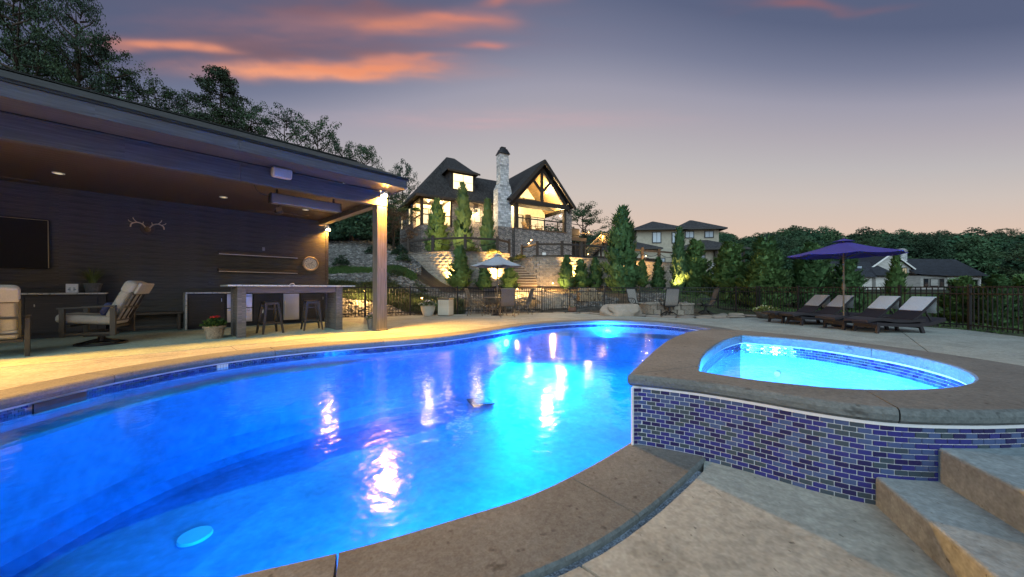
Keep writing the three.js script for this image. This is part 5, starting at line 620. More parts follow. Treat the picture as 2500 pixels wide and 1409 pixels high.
// ================================================================ MAIN HOUSE
{
  const HR = 0.5245, h = thing('main_house', 'large dark-roofed brick house with lit porches and stone chimney', 'house', -7.8, 0, -30.3, HR), B = (n, x0, x1, y0, y1, z0, z1, m, p = h) => M(p, n, box(+(x1 - x0).toFixed(3), +(y1 - y0).toFixed(3), +(z1 - z0).toFixed(3)), m, (x0 + x1) / 2, (y0 + y1) / 2, (z0 + z1) / 2);
  const E = 9.25, G = 2.6;
  // left block
  B('wall', 0, 2.8, G, 6.55, -0.3, 0, MT.brick); B('wall', 2.8, 4.95, G, E, -0.3, 0.002, MT.brick); B('wall', 5.65, 7.4, G, E, -0.3, 0.002, MT.brick); B('wall', 4.95, 5.65, G, 7.25, -0.3, 0, MT.brick); B('wall', 4.95, 5.65, 8.65, E, -0.3, 0, MT.brick);
  B('wall', 0, 0.3, G, 6.55, -2.8, -0.3, MT.brick); B('wall', -0.002, 0.3, G, E, -8.2, -2.8, MT.brick); B('wall', 0.3, 14.2, G, E, -8.2, -7.9, MT.brick); B('wall', 7.4, 7.8, G, E, -0.5, 0, MT.brick);
  // corner porch
  B('porch_floor', 0.02, 2.8, 6.55, 6.66, -2.8, -0.02, MT.deckwood); B('porch_wall', 0.3, 3.0, 6.6, 9.05, -2.95, -2.8, MT.cream); B('porch_wall', 2.8, 2.95, 6.6, 9.05, -2.8, -0.32, MT.cream); B('porch_ceiling', 0.0, 2.95, 9.02, 9.1, -2.9, 0.1, MT.timber); B('porch_beam', -0.1, 3.0, 8.9, 9.2, -0.18, 0.06, MT.timber); B('porch_beam', -0.1, 0.12, 8.9, 9.2, -2.8, -0.18, MT.timber);
  B('post', -0.05, 0.17, 6.6, 8.95, -0.2, 0.02, MT.timber); B('post', 2.64, 2.8, 6.6, 8.95, -0.2, -0.02, MT.timber);
  B('porch_rail', 0.15, 2.66, 7.5, 7.58, -0.14, -0.06, MT.black); B('porch_rail', 0.15, 2.66, 6.7, 6.75, -0.12, -0.08, MT.black); B('porch_rail', 0.02, 0.1, 7.5, 7.58, -2.75, -0.2, MT.black);
  const pane = (x0, x1, y0, y1, z, axis = 0, k = 2.2, nx = 2, ny = 2) => { // lit window: frame with panes
    const w = x1 - x0, hh = y1 - y0, f = M(h, 'window', box(+(w + 0.14).toFixed(3), +(hh + 0.14).toFixed(3), 0.05), MT.timber, axis ? z : (x0 + x1) / 2, (y0 + y1) / 2, axis ? (x0 + x1) / 2 : z, 0, axis ? -Math.PI / 2 : 0, 0);
    for (let i = 0; i < nx; i++) for (let j = 0; j < ny; j++) M(f, 'window_pane', box(+(w / nx - 0.05).toFixed(3), +(hh / ny - 0.04).toFixed(3), 0.02), k ? glow([1, 0.78, 0.42], k) : MT.glass, -w / 2 + (i + 0.5) * w / nx, -hh / 2 + (j + 0.5) * hh / ny, 0.025); return f; };
  pane(0.75, 1.45, 6.75, 8.6, -2.77, 0, 1.6, 1, 1); pane(1.65, 2.1, 6.9, 8.6, -2.77, 0, 1.4, 1, 1); pane(5.0, 5.6, 7.3, 8.6, -0.06, 0, 1.6, 1, 2); pane(-4.1, -3.6, 7.2, 8.7, -0.03, 1, 1.3, 1, 2); pane(-7.2, -6.8, 7.2, 8.5, -0.03, 1, 1.2, 1, 2);
  // roofs
  const tri = (n, m, ...pts) => M(h, n, triGeo(pts.flat()), m);
  const quad = (n, m, a, b, c, d) => tri(n, m, a, b, c, a, c, d);
  const e0 = [-0.6, E - 0.15, 0.55], e1 = [8.4, E - 0.15, 0.55], e2 = [8.4, E - 0.15, -9], e3 = [-0.6, E - 0.15, -9], pk = [3.75, 14.45, -4.3], pk2 = [4.6, 14.45, -4.3];
  quad('roof', MT.hroof, e0, e1, pk2, pk); tri('roof', MT.hroof, e3, e0, pk); quad('roof', MT.hroof, e1, e2, pk2, pk2); quad('roof', MT.hroof, e2, e3, pk, pk2);
  B('eave_fascia', -0.62, 7.3, E - 0.34, E - 0.13, 0.5, 0.56, MT.timber); B('eave_fascia', -0.63, -0.57, E - 0.34, E - 0.13, -8.9, 0.5, MT.timber); B('eave_soffit', -0.6, 7.3, E - 0.2, E - 0.16, -0.1, 0.5, MT.timber); B('eave_soffit', -0.6, -0.0, E - 0.205, E - 0.165, -8.9, -0.1, MT.timber);
  const r0 = [5.2, 13.0, -4.5], r1 = [13.2, 13.0, -4.5]; quad('roof', MT.hroof, [3.5, E - 0.14, 0.55], [8.2, E - 0.14, 0.55], [8.2, 13.0, -4.5], r0); quad('roof', MT.hroof, [8, E - 0.14, 0.5], [15, E - 0.14, 0.5], r1, [8, 13, -4.5]); tri('roof', MT.hroof, [15, E - 0.14, 0.5], [15, E - 0.14, -9], r1); quad('roof', MT.hroof, [15, E - 0.14, -9], [3.5, E - 0.14, -9], r0, r1);
  // dormer
  B('dormer_wall', 2.75, 5.25, 9.9, 11.95, -3.2, -0.42, MT.hroof); B('dormer_trim', 2.72, 5.28, 11.72, 11.9, -0.44, -0.34, MT.timber); pane(3.02, 4.98, 10.2, 11.62, -0.4, 0, 2.4, 2, 2);
  { const a = [2.4, 11.85, -0.05], b = [5.6, 11.85, -0.05], c = [4.6, 14.45, -4.2], d = [3.75, 14.45, -4.2], m1 = [2.75, 12.35, -1.0], m2 = [5.25, 12.35, -1.0]; quad('dormer_roof', MT.hroof, a, b, m2, m1); quad('dormer_roof', MT.hroof, m1, m2, c, d); tri('dormer_roof', MT.hroof, b, [5.6, 11.75, -3], m2); tri('dormer_roof', MT.hroof, m2, [5.6, 11.75, -3], c); tri('dormer_roof', MT.hroof, [2.4, 11.75, -3], a, m1); tri('dormer_roof', MT.hroof, [2.4, 11.75, -3], m1, d); B('dormer_fascia', 2.4, 5.6, 11.7, 11.86, -0.1, -0.04, MT.timber); }
  // gabled porch
  const gx0 = 7.95, gx1 = 14.05, gz = 2.3, F = 6.7, pkx = 11, pky = 13.25;
  B('wall', gx0, gx1, G, F - 0.1, gz - 0.3, gz, MT.brick); B('wall', gx0, gx0 + 0.3, G, F - 0.1, -0.4, gz - 0.3, MT.brick); B('wall', gx1 - 0.3, gx1, G, F - 0.1, -0.4, gz - 0.3, MT.brick); B('brick_pier', gx1, gx1 + 0.7, G, 9.1, gz - 0.7, gz - 0.1, MT.brick);
  B('porch_floor', gx0, gx1, F - 0.1, F, -1.6, gz + 0.06, MT.deckwood);
  { const s = new THREE.Shape([[gx0, F], [gx1, F], [gx1, 9.3], [pkx, 12.6], [gx0, 9.3]].map((p) => new THREE.Vector2(...p))); const g = new THREE.ExtrudeGeometry(s, { depth: 0.1, bevelEnabled: false }); M(h, 'porch_wall', uvm(g), MT.cream, 0, 0, -1.6); }
  B('porch_wall', gx0 - 0.12, gx0, F, 9.3, -1.6, 0.6, MT.cream);
  quad('vault_ceiling', MT.vault, [gx0, 9.2, gz], [pkx, 12.55, gz], [pkx, 12.55, -1.5], [gx0, 9.2, -1.5]); quad('vault_ceiling', MT.vault, [pkx, 12.55, gz], [gx1, 9.2, gz], [gx1, 9.2, -1.5], [pkx, 12.55, -1.5]);
  for (const s of [-1, 1]) { const ex = pkx + s * 3.75, L = Math.hypot(3.75, pky - E + 0.1), o = M(h, 'gable_roof', box(+L.toFixed(3), 0.14, 10), MT.hroof, (pkx + ex) / 2, (pky + E - 0.1) / 2 + 0.02, gz - 4.45); o.rotation.z = -s * Math.atan2(pky - E + 0.1, 3.75); const b = M(h, 'barge_board', box(+L.toFixed(3), 0.3, 0.08), MT.timber, (pkx + ex) / 2, (pky + E - 0.1) / 2 - 0.14, gz + 0.52); b.rotation.z = -s * Math.atan2(pky - E + 0.1, 3.75); const q = M(h, 'truss_rafter', box(+(L - 0.5).toFixed(3), 0.3, 0.2), MT.timber, pkx + s * 1.72, (pky + E) / 2 - 0.62, gz - 0.02); q.rotation.z = -s * Math.atan2(pky - E + 0.1, 3.75); }
  B('tie_beam', gx0 - 0.2, gx1 + 0.2, 8.95, 9.38, gz - 0.16, gz + 0.12, MT.timber); B('king_post', pkx - 0.13, pkx + 0.13, 9.38, 12.7, gz - 0.1, gz + 0.08, MT.timber);
  bar(h, 'truss_brace', [pkx, 10.3, gz], [pkx - 1.35, 11.75, gz], 0.18, 0.2, MT.timber); bar(h, 'truss_brace', [pkx, 10.3, gz], [pkx + 1.35, 11.75, gz], 0.18, 0.2, MT.timber);
  for (const x of [gx0 + 0.3, gx1 - 0.2]) B('post', x - 0.14, x + 0.14, F, 8.95, gz - 0.3, gz - 0.02, MT.timber); B('post', gx0 + 0.02, gx0 + 0.2, F, 9.1, 0.4, 0.6, MT.timber);
  B('porch_rail', gx0 + 0.3, gx1 - 0.2, 7.62, 7.72, gz - 0.2, gz - 0.1, MT.black); for (const x of [9.7, 11.4, 13.0]) B('rail_post', x - 0.05, x + 0.05, F, 7.62, gz - 0.19, gz - 0.11, MT.black); for (let k = 0; k < 6; k++) B('rail_cable', gx0 + 0.3, gx1 - 0.2, 6.85 + k * 0.125, 6.865 + k * 0.125, gz - 0.157, gz - 0.143, MT.gun);
  pane(8.5, 9.4, 6.85, 8.7, -1.46, 0, 1.4, 1, 1); pane(10.4, 11.1, 6.75, 8.8, -1.46, 0, 1.0, 1, 1); pane(12.2, 13.9, 6.85, 8.7, -1.46, 0, 1.4, 2, 2); B('interior_column', 11.5, 12.0, F, 8.9, -1.5, -1.2, MT.timber);
  M(h, 'fan_rod', cyl(0.02, 0.02, 1.2, 8), MT.black, 9.6, 10.5, 0.6); for (let k = 0; k < 4; k++) M(h, 'fan_blade', box(0.6, 0.02, 0.14), MT.vault, 9.6 + Math.cos(k * 1.57) * 0.32, 9.9, 0.6 + Math.sin(k * 1.57) * 0.32, 0, -k * 1.57, 0);
  M(h, 'downspout', cyl(0.05, 0.05, 6, 10), MT.dark, gx0 - 0.05, 5.8, gz + 0.06);
  B('small_window', 11.05, 11.45, 4.3, 4.55, gz - 0.05, gz + 0.02, MT.white); B('small_window', 11.05, 11.45, 3.2, 3.45, gz - 0.05, gz + 0.02, MT.white);
  // chimney
  const ch = B('chimney', 6.35, 7.75, 6.7, 10.1, 1.2, 2.1, MT.stone); B('chimney_base', 6.3, 7.8, G, 6.7, 1.15, 2.15, MT.brick); { const s = new THREE.Shape([[-0.7, 0], [0.7, 0], [0.5, 0.55], [-0.45, 0.55]].map((p) => new THREE.Vector2(...p))), g = new THREE.ExtrudeGeometry(s, { depth: 0.86, bevelEnabled: false }); M(h, 'chimney_shoulder', uvm(g), MT.stone, 7.05, 10.1, 1.22); }
  B('chimney_stack', 6.62, 7.53, 10.6, 13.35, 1.28, 2.0, MT.stone); { const g = new THREE.CylinderGeometry(0.42, 0.72, 0.5, 4, 1); g.rotateY(Math.PI / 4); M(h, 'chimney_cap', uvm(g), MT.dark, 7.08, 13.62, 1.64); } B('chimney_pot', 6.85, 7.3, 13.85, 14.05, 1.45, 1.85, MT.dark);
  // lamps of the porches
  const W = (X, y, Z) => { const v = V(X, y, Z).applyAxisAngle(V(0, 1, 0), HR); return [v.x - 7.8, v.y, v.z - 30.3]; };
  const lampIn = (X, y, Z, cd, r = 0.09) => { M(h, 'porch_lamp', sph(r, 12, 8), glow([1, 0.74, 0.36], 14), X, y, Z); const [a, b, c] = W(X, y, Z); addLamp(a, b, c, [1, 0.7, 0.32], cd, 4); };
  lampIn(0.9, 8.93, -1.0, 45); lampIn(2.1, 8.93, -1.0, 45); lampIn(9.2, 9.7, -0.6, 90); lampIn(11.85, 10.5, 1.9, 130, 0.12); lampIn(13.75, 8.45, 1.6, 70); lampIn(5.12, 8.0, 0.22, 30, 0.12);
  M(h, 'hanging_basket', leafGeo(260, 0.42, 0.35, 0.16, 0.6, 77), MT.leafpot, 0.05, 8.0, -1.6); M(h, 'wall_lantern', rbox(0.2, 0.4, 0.16, 0.02), MT.black, 5.12, 8.25, 0.1);
  // wooden porch chairs
  for (const [X, a, lb] of [[10.2, 0.2, 'slatted wooden porch chair at the left behind the gable railing'], [11.6, -0.5, 'slatted wooden porch chair at the right behind the gable railing']]) { const [x, y, z] = W(X, 6.7, 0.9), c = thing('porch_chair', lb, 'chair', x, y, z, HR + a, 'wooden porch chairs'); const wm = MT.vault; for (let k = 0; k < 5; k++) { const t = (k - 2) / 2; bar(c, 'back_slat', [t * 0.26, 0.35, -0.2], [t * 0.34, 1.05 - Math.abs(t) * 0.12, -0.45], 0.02, 0.12, wm); } for (let k = 0; k < 4; k++) M(c, 'seat_slat', rbox(0.56, 0.02, 0.1, 0.004), wm, 0, 0.38 - k * 0.015, 0.25 - k * 0.12); for (const s of [-1, 1]) { M(c, 'arm', rbox(0.12, 0.025, 0.7, 0.006), wm, s * 0.36, 0.6, 0); bar(c, 'leg', [s * 0.33, 0, 0.3], [s * 0.33, 0.6, 0.3], 0.08, 0.03, wm); bar(c, 'leg', [s * 0.3, 0, -0.4], [s * 0.3, 0.42, 0.1], 0.08, 0.03, wm); } }
  // timber deck beside the house with stairs to the terrace
  { const [x, y, z] = W(16.3, 0, 1.2), d = thing('timber_deck', 'raised brown timber deck and stairs right of the house', 'deck', x, 0, z, HR), b = (n, x0, x1, y0, y1, z0, z1, m) => B(n, x0, x1, y0, y1, z0, z1, m, d); const TM2 = MT.deckwood, RL = mm([0.34, 0.27, 0.16], 0.7, T.plank, 1);
    for (let k = 0; k < 12; k++) b('deck_board', -2.3, 0.6, 6.32, 6.36, -1.6 + k * 0.2, -1.415 + k * 0.2, TM2); b('rim_joist', -2.3, 0.6, 6.0, 6.32, 0.76, 0.82, TM2); for (const X of [-2.2, -0.8, 0.5]) b('deck_post', X - 0.09, X + 0.09, 3, 6.0, 0.55, 0.73, MT.railwood); for (let k = 0; k < 14; k++) b('skirt_board', -2.28 + k * 0.2, -2.1 + k * 0.2, 3.2, 5.98, 0.3, 0.34, MT.railwood);
    b('landing', 2.4, 5.4, 5.95, 6.1, -0.4, 1.2, TM2); for (const X of [2.5, 3.9, 5.3]) b('landing_post', X - 0.08, X + 0.08, 3, 5.95, 0.9, 1.06, MT.railwood);
    for (let k = 0; k < 8; k++) M(d, 'stair_tread', rbox(0.32, 0.05, 1.1, 0.008), RL, 2.25 - k * 0.27, 5.85 - k * 0.22, 0.75); bar(d, 'stringer', [2.4, 5.8, 1.25], [0.1, 3.95, 1.25], 0.06, 0.24, MT.railwood);
    bar(d, 'handrail', [2.4, 6.95, 1.25], [0.1, 5.1, 1.25], 0.06, 0.08, RL); bar(d, 'handrail', [2.4, 6.95, 1.25], [5.35, 6.95, 1.25], 0.06, 0.08, RL); bar(d, 'handrail', [0.6, 7.1, -0.4], [2.4, 7.1, -0.4], 0.06, 0.08, RL);
    for (let k = 0; k < 9; k++) { const t = k / 8; bar(d, 'baluster', [lerp(2.4, 0.1, t), lerp(5.95, 4.1, t), 1.25], [lerp(2.4, 0.1, t), lerp(6.95, 5.1, t), 1.25], 0.04, 0.04, RL); } for (let k = 0; k < 15; k++) bar(d, 'baluster', [2.55 + k * 0.2, 6.1, 1.25], [2.55 + k * 0.2, 6.95, 1.25], 0.04, 0.04, RL); for (const X of [2.4, 3.9, 5.35]) b('newel_post', X - 0.06, X + 0.06, 6.0, 7.15, 1.19, 1.31, RL); }
  for (const [X, Y, Z, lb] of [[17.2, 7.0, 2.0, 'small lit post lamp on the timber deck landing'], [18.6, 6.6, 2.7, 'small lit post lamp at the head of the timber stairs']]) { const [x, y, z] = W(X, Y, Z), l = thing('deck_lamp', lb, 'lamp', x, y, z, HR, 'deck post lamps'); M(l, 'cap', rbox(0.14, 0.05, 0.14, 0.01), MT.black, 0, 0.07, 0); M(l, 'bulb', sph(0.05, 12, 8), glow(WARM, 20)); addLamp(x, y, z, WARM, 16, 2); }
  { const [x, y, z] = W(15.6, 6.36, 1.4), g = thing('covered_grill', 'dark covered barbecue grill on the timber deck', 'grill', x, 6.36, z, HR); M(g, 'cover', rbox(1.3, 0.75, 0.6, 0.08, 3), MT.shelfwood, 0, 0.62, 0); M(g, 'cart', box(1.2, 0.3, 0.5), MT.dark, 0, 0.16, 0); for (const s of [-0.5, 0.5]) M(g, 'wheel', cyl(0.09, 0.09, 0.05, 14), MT.black, s, 0.09, 0.24, Math.PI / 2); }
}
// ================================================================ NEIGHBOURING HOUSES
function hip(p, x0, x1, z0, z1, y, rise, m, o = 0.7) { x0 -= o; x1 += o; z0 -= o; z1 += o; const w = x1 - x0, d = z1 - z0, r = Math.min(w, d) / 2; const a = w >= d ? [x0 + r, y + rise, (z0 + z1) / 2] : [(x0 + x1) / 2, y + rise, z0 + r], b = w >= d ? [x1 - r, y + rise, (z0 + z1) / 2] : [(x0 + x1) / 2, y + rise, z1 - r]; const A = [x0, y, z1], B = [x1, y, z1], C = [x1, y, z0], D = [x0, y, z0], t = []; if (w >= d) pushTris(t, A, B, b, A, b, a, B, C, b, C, D, a, C, a, b, D, A, a); else pushTris(t, A, B, b, B, C, a, B, a, b, C, D, a, D, A, b, D, b, a); pushTris(t, A, C, B, A, D, C); const o2 = M(p, 'roof', triGeo(t), m); M(o2, 'fascia', (() => { const q = []; for (const [u, v] of [[A, B], [B, C], [C, D], [D, A]]) pushTris(q, u, v, [v[0], y - 0.22, v[2]], u, [v[0], y - 0.22, v[2]], [u[0], y - 0.22, u[2]]); return triGeo(q); })(), MT.dark); return o2; }
function win(p, x, y, z, w, h, nx, ny, ry = 0, m = mat([0.3, 0.36, 0.42], 0.12)) { const f = M(p, 'window', box(w + 0.24, h + 0.24, 0.12), MT.dark, x, y, z, 0, ry, 0); for (let i = 0; i < nx; i++) for (let j = 0; j < ny; j++) M(f, 'window_pane', box(+(w / nx - 0.08).toFixed(3), +(h / ny - 0.06).toFixed(3), 0.06), m, -w / 2 + (i + 0.5) * w / nx, -h / 2 + (j + 0.5) * h / ny, 0.04); return f; }
{
  const h = thing('beige_house', 'two-storey beige house with low grey hip roofs beyond the conifers', 'house', 26.2, 2.2, -60, -0.12), B = (n, x0, x1, y0, y1, z0, z1, m) => M(h, n, box(x1 - x0, y1 - y0, z1 - z0), m, (x0 + x1) / 2, (y0 + y1) / 2, (z0 + z1) / 2);
  B('wall', -4.8, 2.4, 0, 9.0, -7, 0, MT.beige); hip(h, -4.8, 2.4, -7, 0, 9.0, 2.0, MT.greyroof, 1.0); B('wall', 2.4, 9.2, 0, 9.2, -8, -1.6, MT.beige); hip(h, 2.4, 9.2, -8, -1.6, 9.2, 2.1, MT.greyroof, 1.0);
  B('wall', -11.5, -2.2, 0, 5.4, -6, 2.6, MT.beige); hip(h, -11.5, -2.2, -6, 2.6, 5.5, 2.1, MT.greyroof, 0.8); B('wall', 2.0, 11, 0, 5.2, -5, 1.6, MT.beige); hip(h, 2.0, 11, -5, 2.4, 5.3, 1.9, MT.greyroof, 0.8);
  B('screen_porch', 7.0, 11.2, 0.6, 5.0, -2, 2.35, MT.glass); for (const x of [7, 8.4, 9.8, 11.2]) B('porch_column', x - 0.12, x + 0.12, 0, 5.2, 2.3, 2.5, MT.timber); B('stone_pier', 6.2, 7.0, -2, 3, 1.0, 2.45, MT.stone);
  win(h, -1.5, 7.6, 0.04, 1.3, 1.7, 2, 1); win(h, 1.4, 7.5, 0.04, 0.7, 1.7, 1, 1); win(h, 4.4, 8.2, -1.56, 1.3, 1.0, 2, 1); win(h, 7.6, 8.2, -1.56, 1.3, 1.0, 2, 1); win(h, -4.2, 2.6, 2.64, 1.2, 2.4, 2, 2); win(h, 4.6, 3.0, 1.64, 2.0, 2.6, 3, 1); win(h, -0.6, 3.0, 0.04, 0.8, 2.0, 1, 2); M(h, 'wall_vent', cyl(0.12, 0.12, 0.1, 12), MT.grey, -7.5, 4.6, 2.64, Math.PI / 2);
}
{
  const h = thing('white_farmhouse', 'white board-sided farmhouse with dark roofs and a stone chimney', 'house', 75, 0.9, -70, 0.12), B = (n, x0, x1, y0, y1, z0, z1, m) => M(h, n, box(+(x1 - x0).toFixed(2), +(y1 - y0).toFixed(2), +(z1 - z0).toFixed(2)), m, (x0 + x1) / 2, (y0 + y1) / 2, (z0 + z1) / 2);
  const gab = (x0, x1, z0, z1, e, r, rm, alongX) => { const t = [], o = 0.5; if (alongX) { const zc = (z0 + z1) / 2; for (const [za, s] of [[z1 + o, 1], [z0 - o, -1]]) pushTris(t, [x0 - o, e - 0.2, za], [x1 + o, e - 0.2, za], [x1 + o, r, zc], [x0 - o, e - 0.2, za], [x1 + o, r, zc], [x0 - o, r, zc]); } else { const xc = (x0 + x1) / 2; for (const xa of [x0 - o, x1 + o]) pushTris(t, [xa, e - 0.2, z1 + o], [xa, e - 0.2, z0 - o], [xc, r, z0 - o], [xa, e - 0.2, z1 + o], [xc, r, z0 - o], [xc, r, z1 + o]); } M(h, 'roof', triGeo(t), rm);
    const w = []; if (alongX) for (const x of [x0, x1]) pushTris(w, [x, e, z0], [x, e, z1], [x, r - 0.15, (z0 + z1) / 2]); else for (const z of [z0, z1]) pushTris(w, [x0, e, z], [x1, e, z], [(x0 + x1) / 2, r - 0.15, z]); M(h, 'gable_wall', triGeo(w), MT.siding); if (!alongX) for (const s of [-1, 1]) bar(h, 'barge_board', [(x0 + x1) / 2, r - 0.1, z1 + 0.45], [(x0 + x1) / 2 + s * ((x1 - x0) / 2 + 0.5), e - 0.3, z1 + 0.45], 0.08, 0.28, MT.white); };
  B('wall', -4.5, 5.0, 0, 4.3, -8, 0, MT.siding); gab(-4.5, 5.0, -8, 0, 4.3, 7.3, MT.blueroof, false); B('wall', -14.5, -3.0, 0, 2.8, -6, 3, MT.siding); gab(-14.5, -3.0, -6, 3, 2.8, 5.6, MT.blueroof, true); B('wall', -9.0, -3.6, 0, 2.5, 0, 4.5, MT.siding); hip(h, -9.0, -3.6, -1, 4.5, 2.6, 1.3, MT.blueroof, 0.5); B('wall', -15.5, -11, 0, 2.4, 2.8, 5.4, MT.siding); gab(-15.5, -11, 2.8, 5.4, 2.4, 3.9, MT.blueroof, true);
  B('wall', 5.0, 20, 1.0, 2.7, -7, 0, MT.siding); gab(5.0, 20.5, -8, 1.2, 2.9, 6.5, MT.blueroof, true); B('carport_beam', 10, 20, 2.0, 2.7, 0.9, 1.15, MT.white); B('carport_post', 19.6, 19.9, 0, 2.7, 0.85, 1.15, MT.white); B('carport_shade', 10.5, 19, 0, 2.0, -6, -0.1, MT.dark); B('wall', 4.0, 10.2, 0, 2.7, 0, 2.2, MT.siding); { const t = []; pushTris(t, [3.6, 3.4, 0], [10.6, 3.0, 0], [10.6, 2.6, 2.7], [3.6, 3.4, 0], [10.6, 2.6, 2.7], [3.6, 2.9, 2.7]); M(h, 'roof', triGeo(t), MT.blueroof); }
  B('chimney', 6.4, 7.9, 4.6, 8.0, -3.6, -2.6, MT.stone); M(h, 'chimney_cap', uvm(new THREE.CylinderGeometry(0.5, 1.0, 0.5, 4).rotateY(Math.PI / 4)), MT.grey, 7.15, 8.3, -3.1);
  win(h, 3.4, 3.7, 0.04, 1.0, 1.1, 2, 1, 0, glow([1, 0.9, 0.6], 0.35)); win(h, -2.8, 4.1, 0.04, 0.8, 0.5, 1, 1, 0, MT.vault); for (const x of [5.2, 7.0, 8.8]) win(h, x, 1.35, 2.24, x === 7 ? 1.7 : 0.8, 1.3, x === 7 ? 1 : 2, x === 7 ? 1 : 2, 0, x === 7 ? MT.siding : MT.glass); win(h, -5.6, 1.4, 4.54, 0.7, 1.2, 1, 1, 0, MT.glass); win(h, -9.6, 4.0, 2.2, 1.1, 0.9, 1, 1);
}
// ================================================================ TREES AND PLANTS
const leafMats = [[0.017, 0.048, 0.021], [0.023, 0.058, 0.021], [0.016, 0.046, 0.026], [0.028, 0.064, 0.021]].map((c) => mat(c, 0.75, { side: THREE.DoubleSide }));
const coniferMats = [[0.056, 0.13, 0.042], [0.074, 0.148, 0.04], [0.058, 0.124, 0.046]].map((c) => mat(c, 0.8, { side: THREE.DoubleSide }));
const pineMat = mat([0.025, 0.05, 0.025], 0.8, { side: THREE.DoubleSide }), redMat = mat([0.075, 0.045, 0.022], 0.8, { side: THREE.DoubleSide });
const yellowMat = mat([0.13, 0.14, 0.03], 0.8, { side: THREE.DoubleSide });
function leafQuad(tri, p, size, q, flat = 0.5) { const n = V(q() - 0.5, (q() - 0.5) * flat + 0.25, q() - 0.5).normalize(), a = V(q() - 0.5, q() - 0.5, q() - 0.5).cross(n).normalize(), b = n.clone().cross(a); const s = size * (0.6 + 0.8 * q()), A = p.clone().addScaledVector(a, s), B = p.clone().addScaledVector(b, s * 0.55), C = p.clone().addScaledVector(a, -s), D = p.clone().addScaledVector(b, -s * 0.55); pushTris(tri, A.toArray(), B.toArray(), C.toArray(), A.toArray(), C.toArray(), D.toArray()); }
// broadleaf tree 10 m tall: trunk with limbs, clusters of leaves at the twig ends
function broadleaf(seed, o = {}) {
  const q = rng(seed), { crown = 3.6, base = 2.4, n = 26, per = 115, leaf = 0.17, spread = 0.75 } = o, wood = [], tips = [];
  wood.push(rodG([0, -0.6, 0], [0.1, base, 0.05], 0.26, 0.19, 8)); wood.push(rodG([0.1, base, 0.05], [(q() - 0.5) * 0.8, 8.6, (q() - 0.5) * 0.8], 0.19, 0.04, 7));
  for (let i = 0; i < n; i++) { const t = i / n, y = lerp(base * 0.9, 9.2, Math.pow(t, 0.9)), a = i * 2.4 + q() * 0.9, prof = Math.sin(Math.PI * clamp(0.16 + 0.8 * (1 - (9.8 - y) / (9.8 - base * 0.6)), 0, 1)), L = crown * (0.45 + 0.55 * prof) * (0.6 + 0.5 * q()) * (1 - 0.45 * sstep(6.5, 9.6, y)), up = 0.25 + 0.5 * q(), e = [Math.cos(a) * L, Math.min(9.7, y + L * up), Math.sin(a) * L], m = [e[0] * 0.5 + (q() - 0.5) * 0.5, y + (e[1] - y) * 0.35, e[2] * 0.5 + (q() - 0.5) * 0.5]; wood.push(rodG([0.05, y, 0.05], m, 0.075, 0.045, 5)); wood.push(rodG(m, e, 0.045, 0.012, 5)); tips.push([V(...e), 0.55 + 0.4 * q()], [V(...m).lerp(V(...e), 0.5), 0.5 + 0.3 * q()]); if (q() < 0.7) { const e2 = V(...m).add(V((q() - 0.5) * 2, 0.4 + q(), (q() - 0.5) * 2).multiplyScalar(spread)); wood.push(rodG(m, e2.toArray(), 0.03, 0.01, 4)); tips.push([e2, 0.42 + 0.3 * q()]); } }
  const tri = []; for (const [c, r] of tips) for (let k = 0; k < per; k++) { const d = V(q() - 0.5, q() - 0.5, q() - 0.5).normalize().multiplyScalar(Math.pow(q(), 0.45) * r); d.y *= 0.6; d.x *= 1.25; leafQuad(tri, c.clone().add(d), leaf * 0.5, q); }
  return [mergeGeometries(wood.map((g) => { g = g.toNonIndexed(); return g; })), triGeo(tri)];
}
function pine(seed) { const q = rng(seed), wood = [rodG([0, -0.6, 0], [0.12, 9.7, 0], 0.16, 0.03, 8).toNonIndexed()], tri = []; for (let i = 0; i < 44; i++) { const t = Math.pow(i / 44, 0.8), y = lerp(3.0, 9.6, t), a = i * 2.3 + q(), L = (0.35 + 2.1 * Math.pow(1 - t, 0.62)) * (0.65 + 0.5 * q()), e = [Math.cos(a) * L, y + 0.15 * L, Math.sin(a) * L]; wood.push(rodG([0.05, y, 0], e, 0.04, 0.01, 4).toNonIndexed()); for (const f of [1, 0.72, 0.5]) { const c = V(e[0] * f, lerp(y, e[1], f), e[2] * f); for (let k = 0; k < 90; k++) leafQuad(tri, c.clone().add(V((q() - 0.5) * 0.7, (q() - 0.4) * 0.34, (q() - 0.5) * 0.7)), 0.075, q, 1); } } return [mergeGeometries(wood), triGeo(tri)]; }
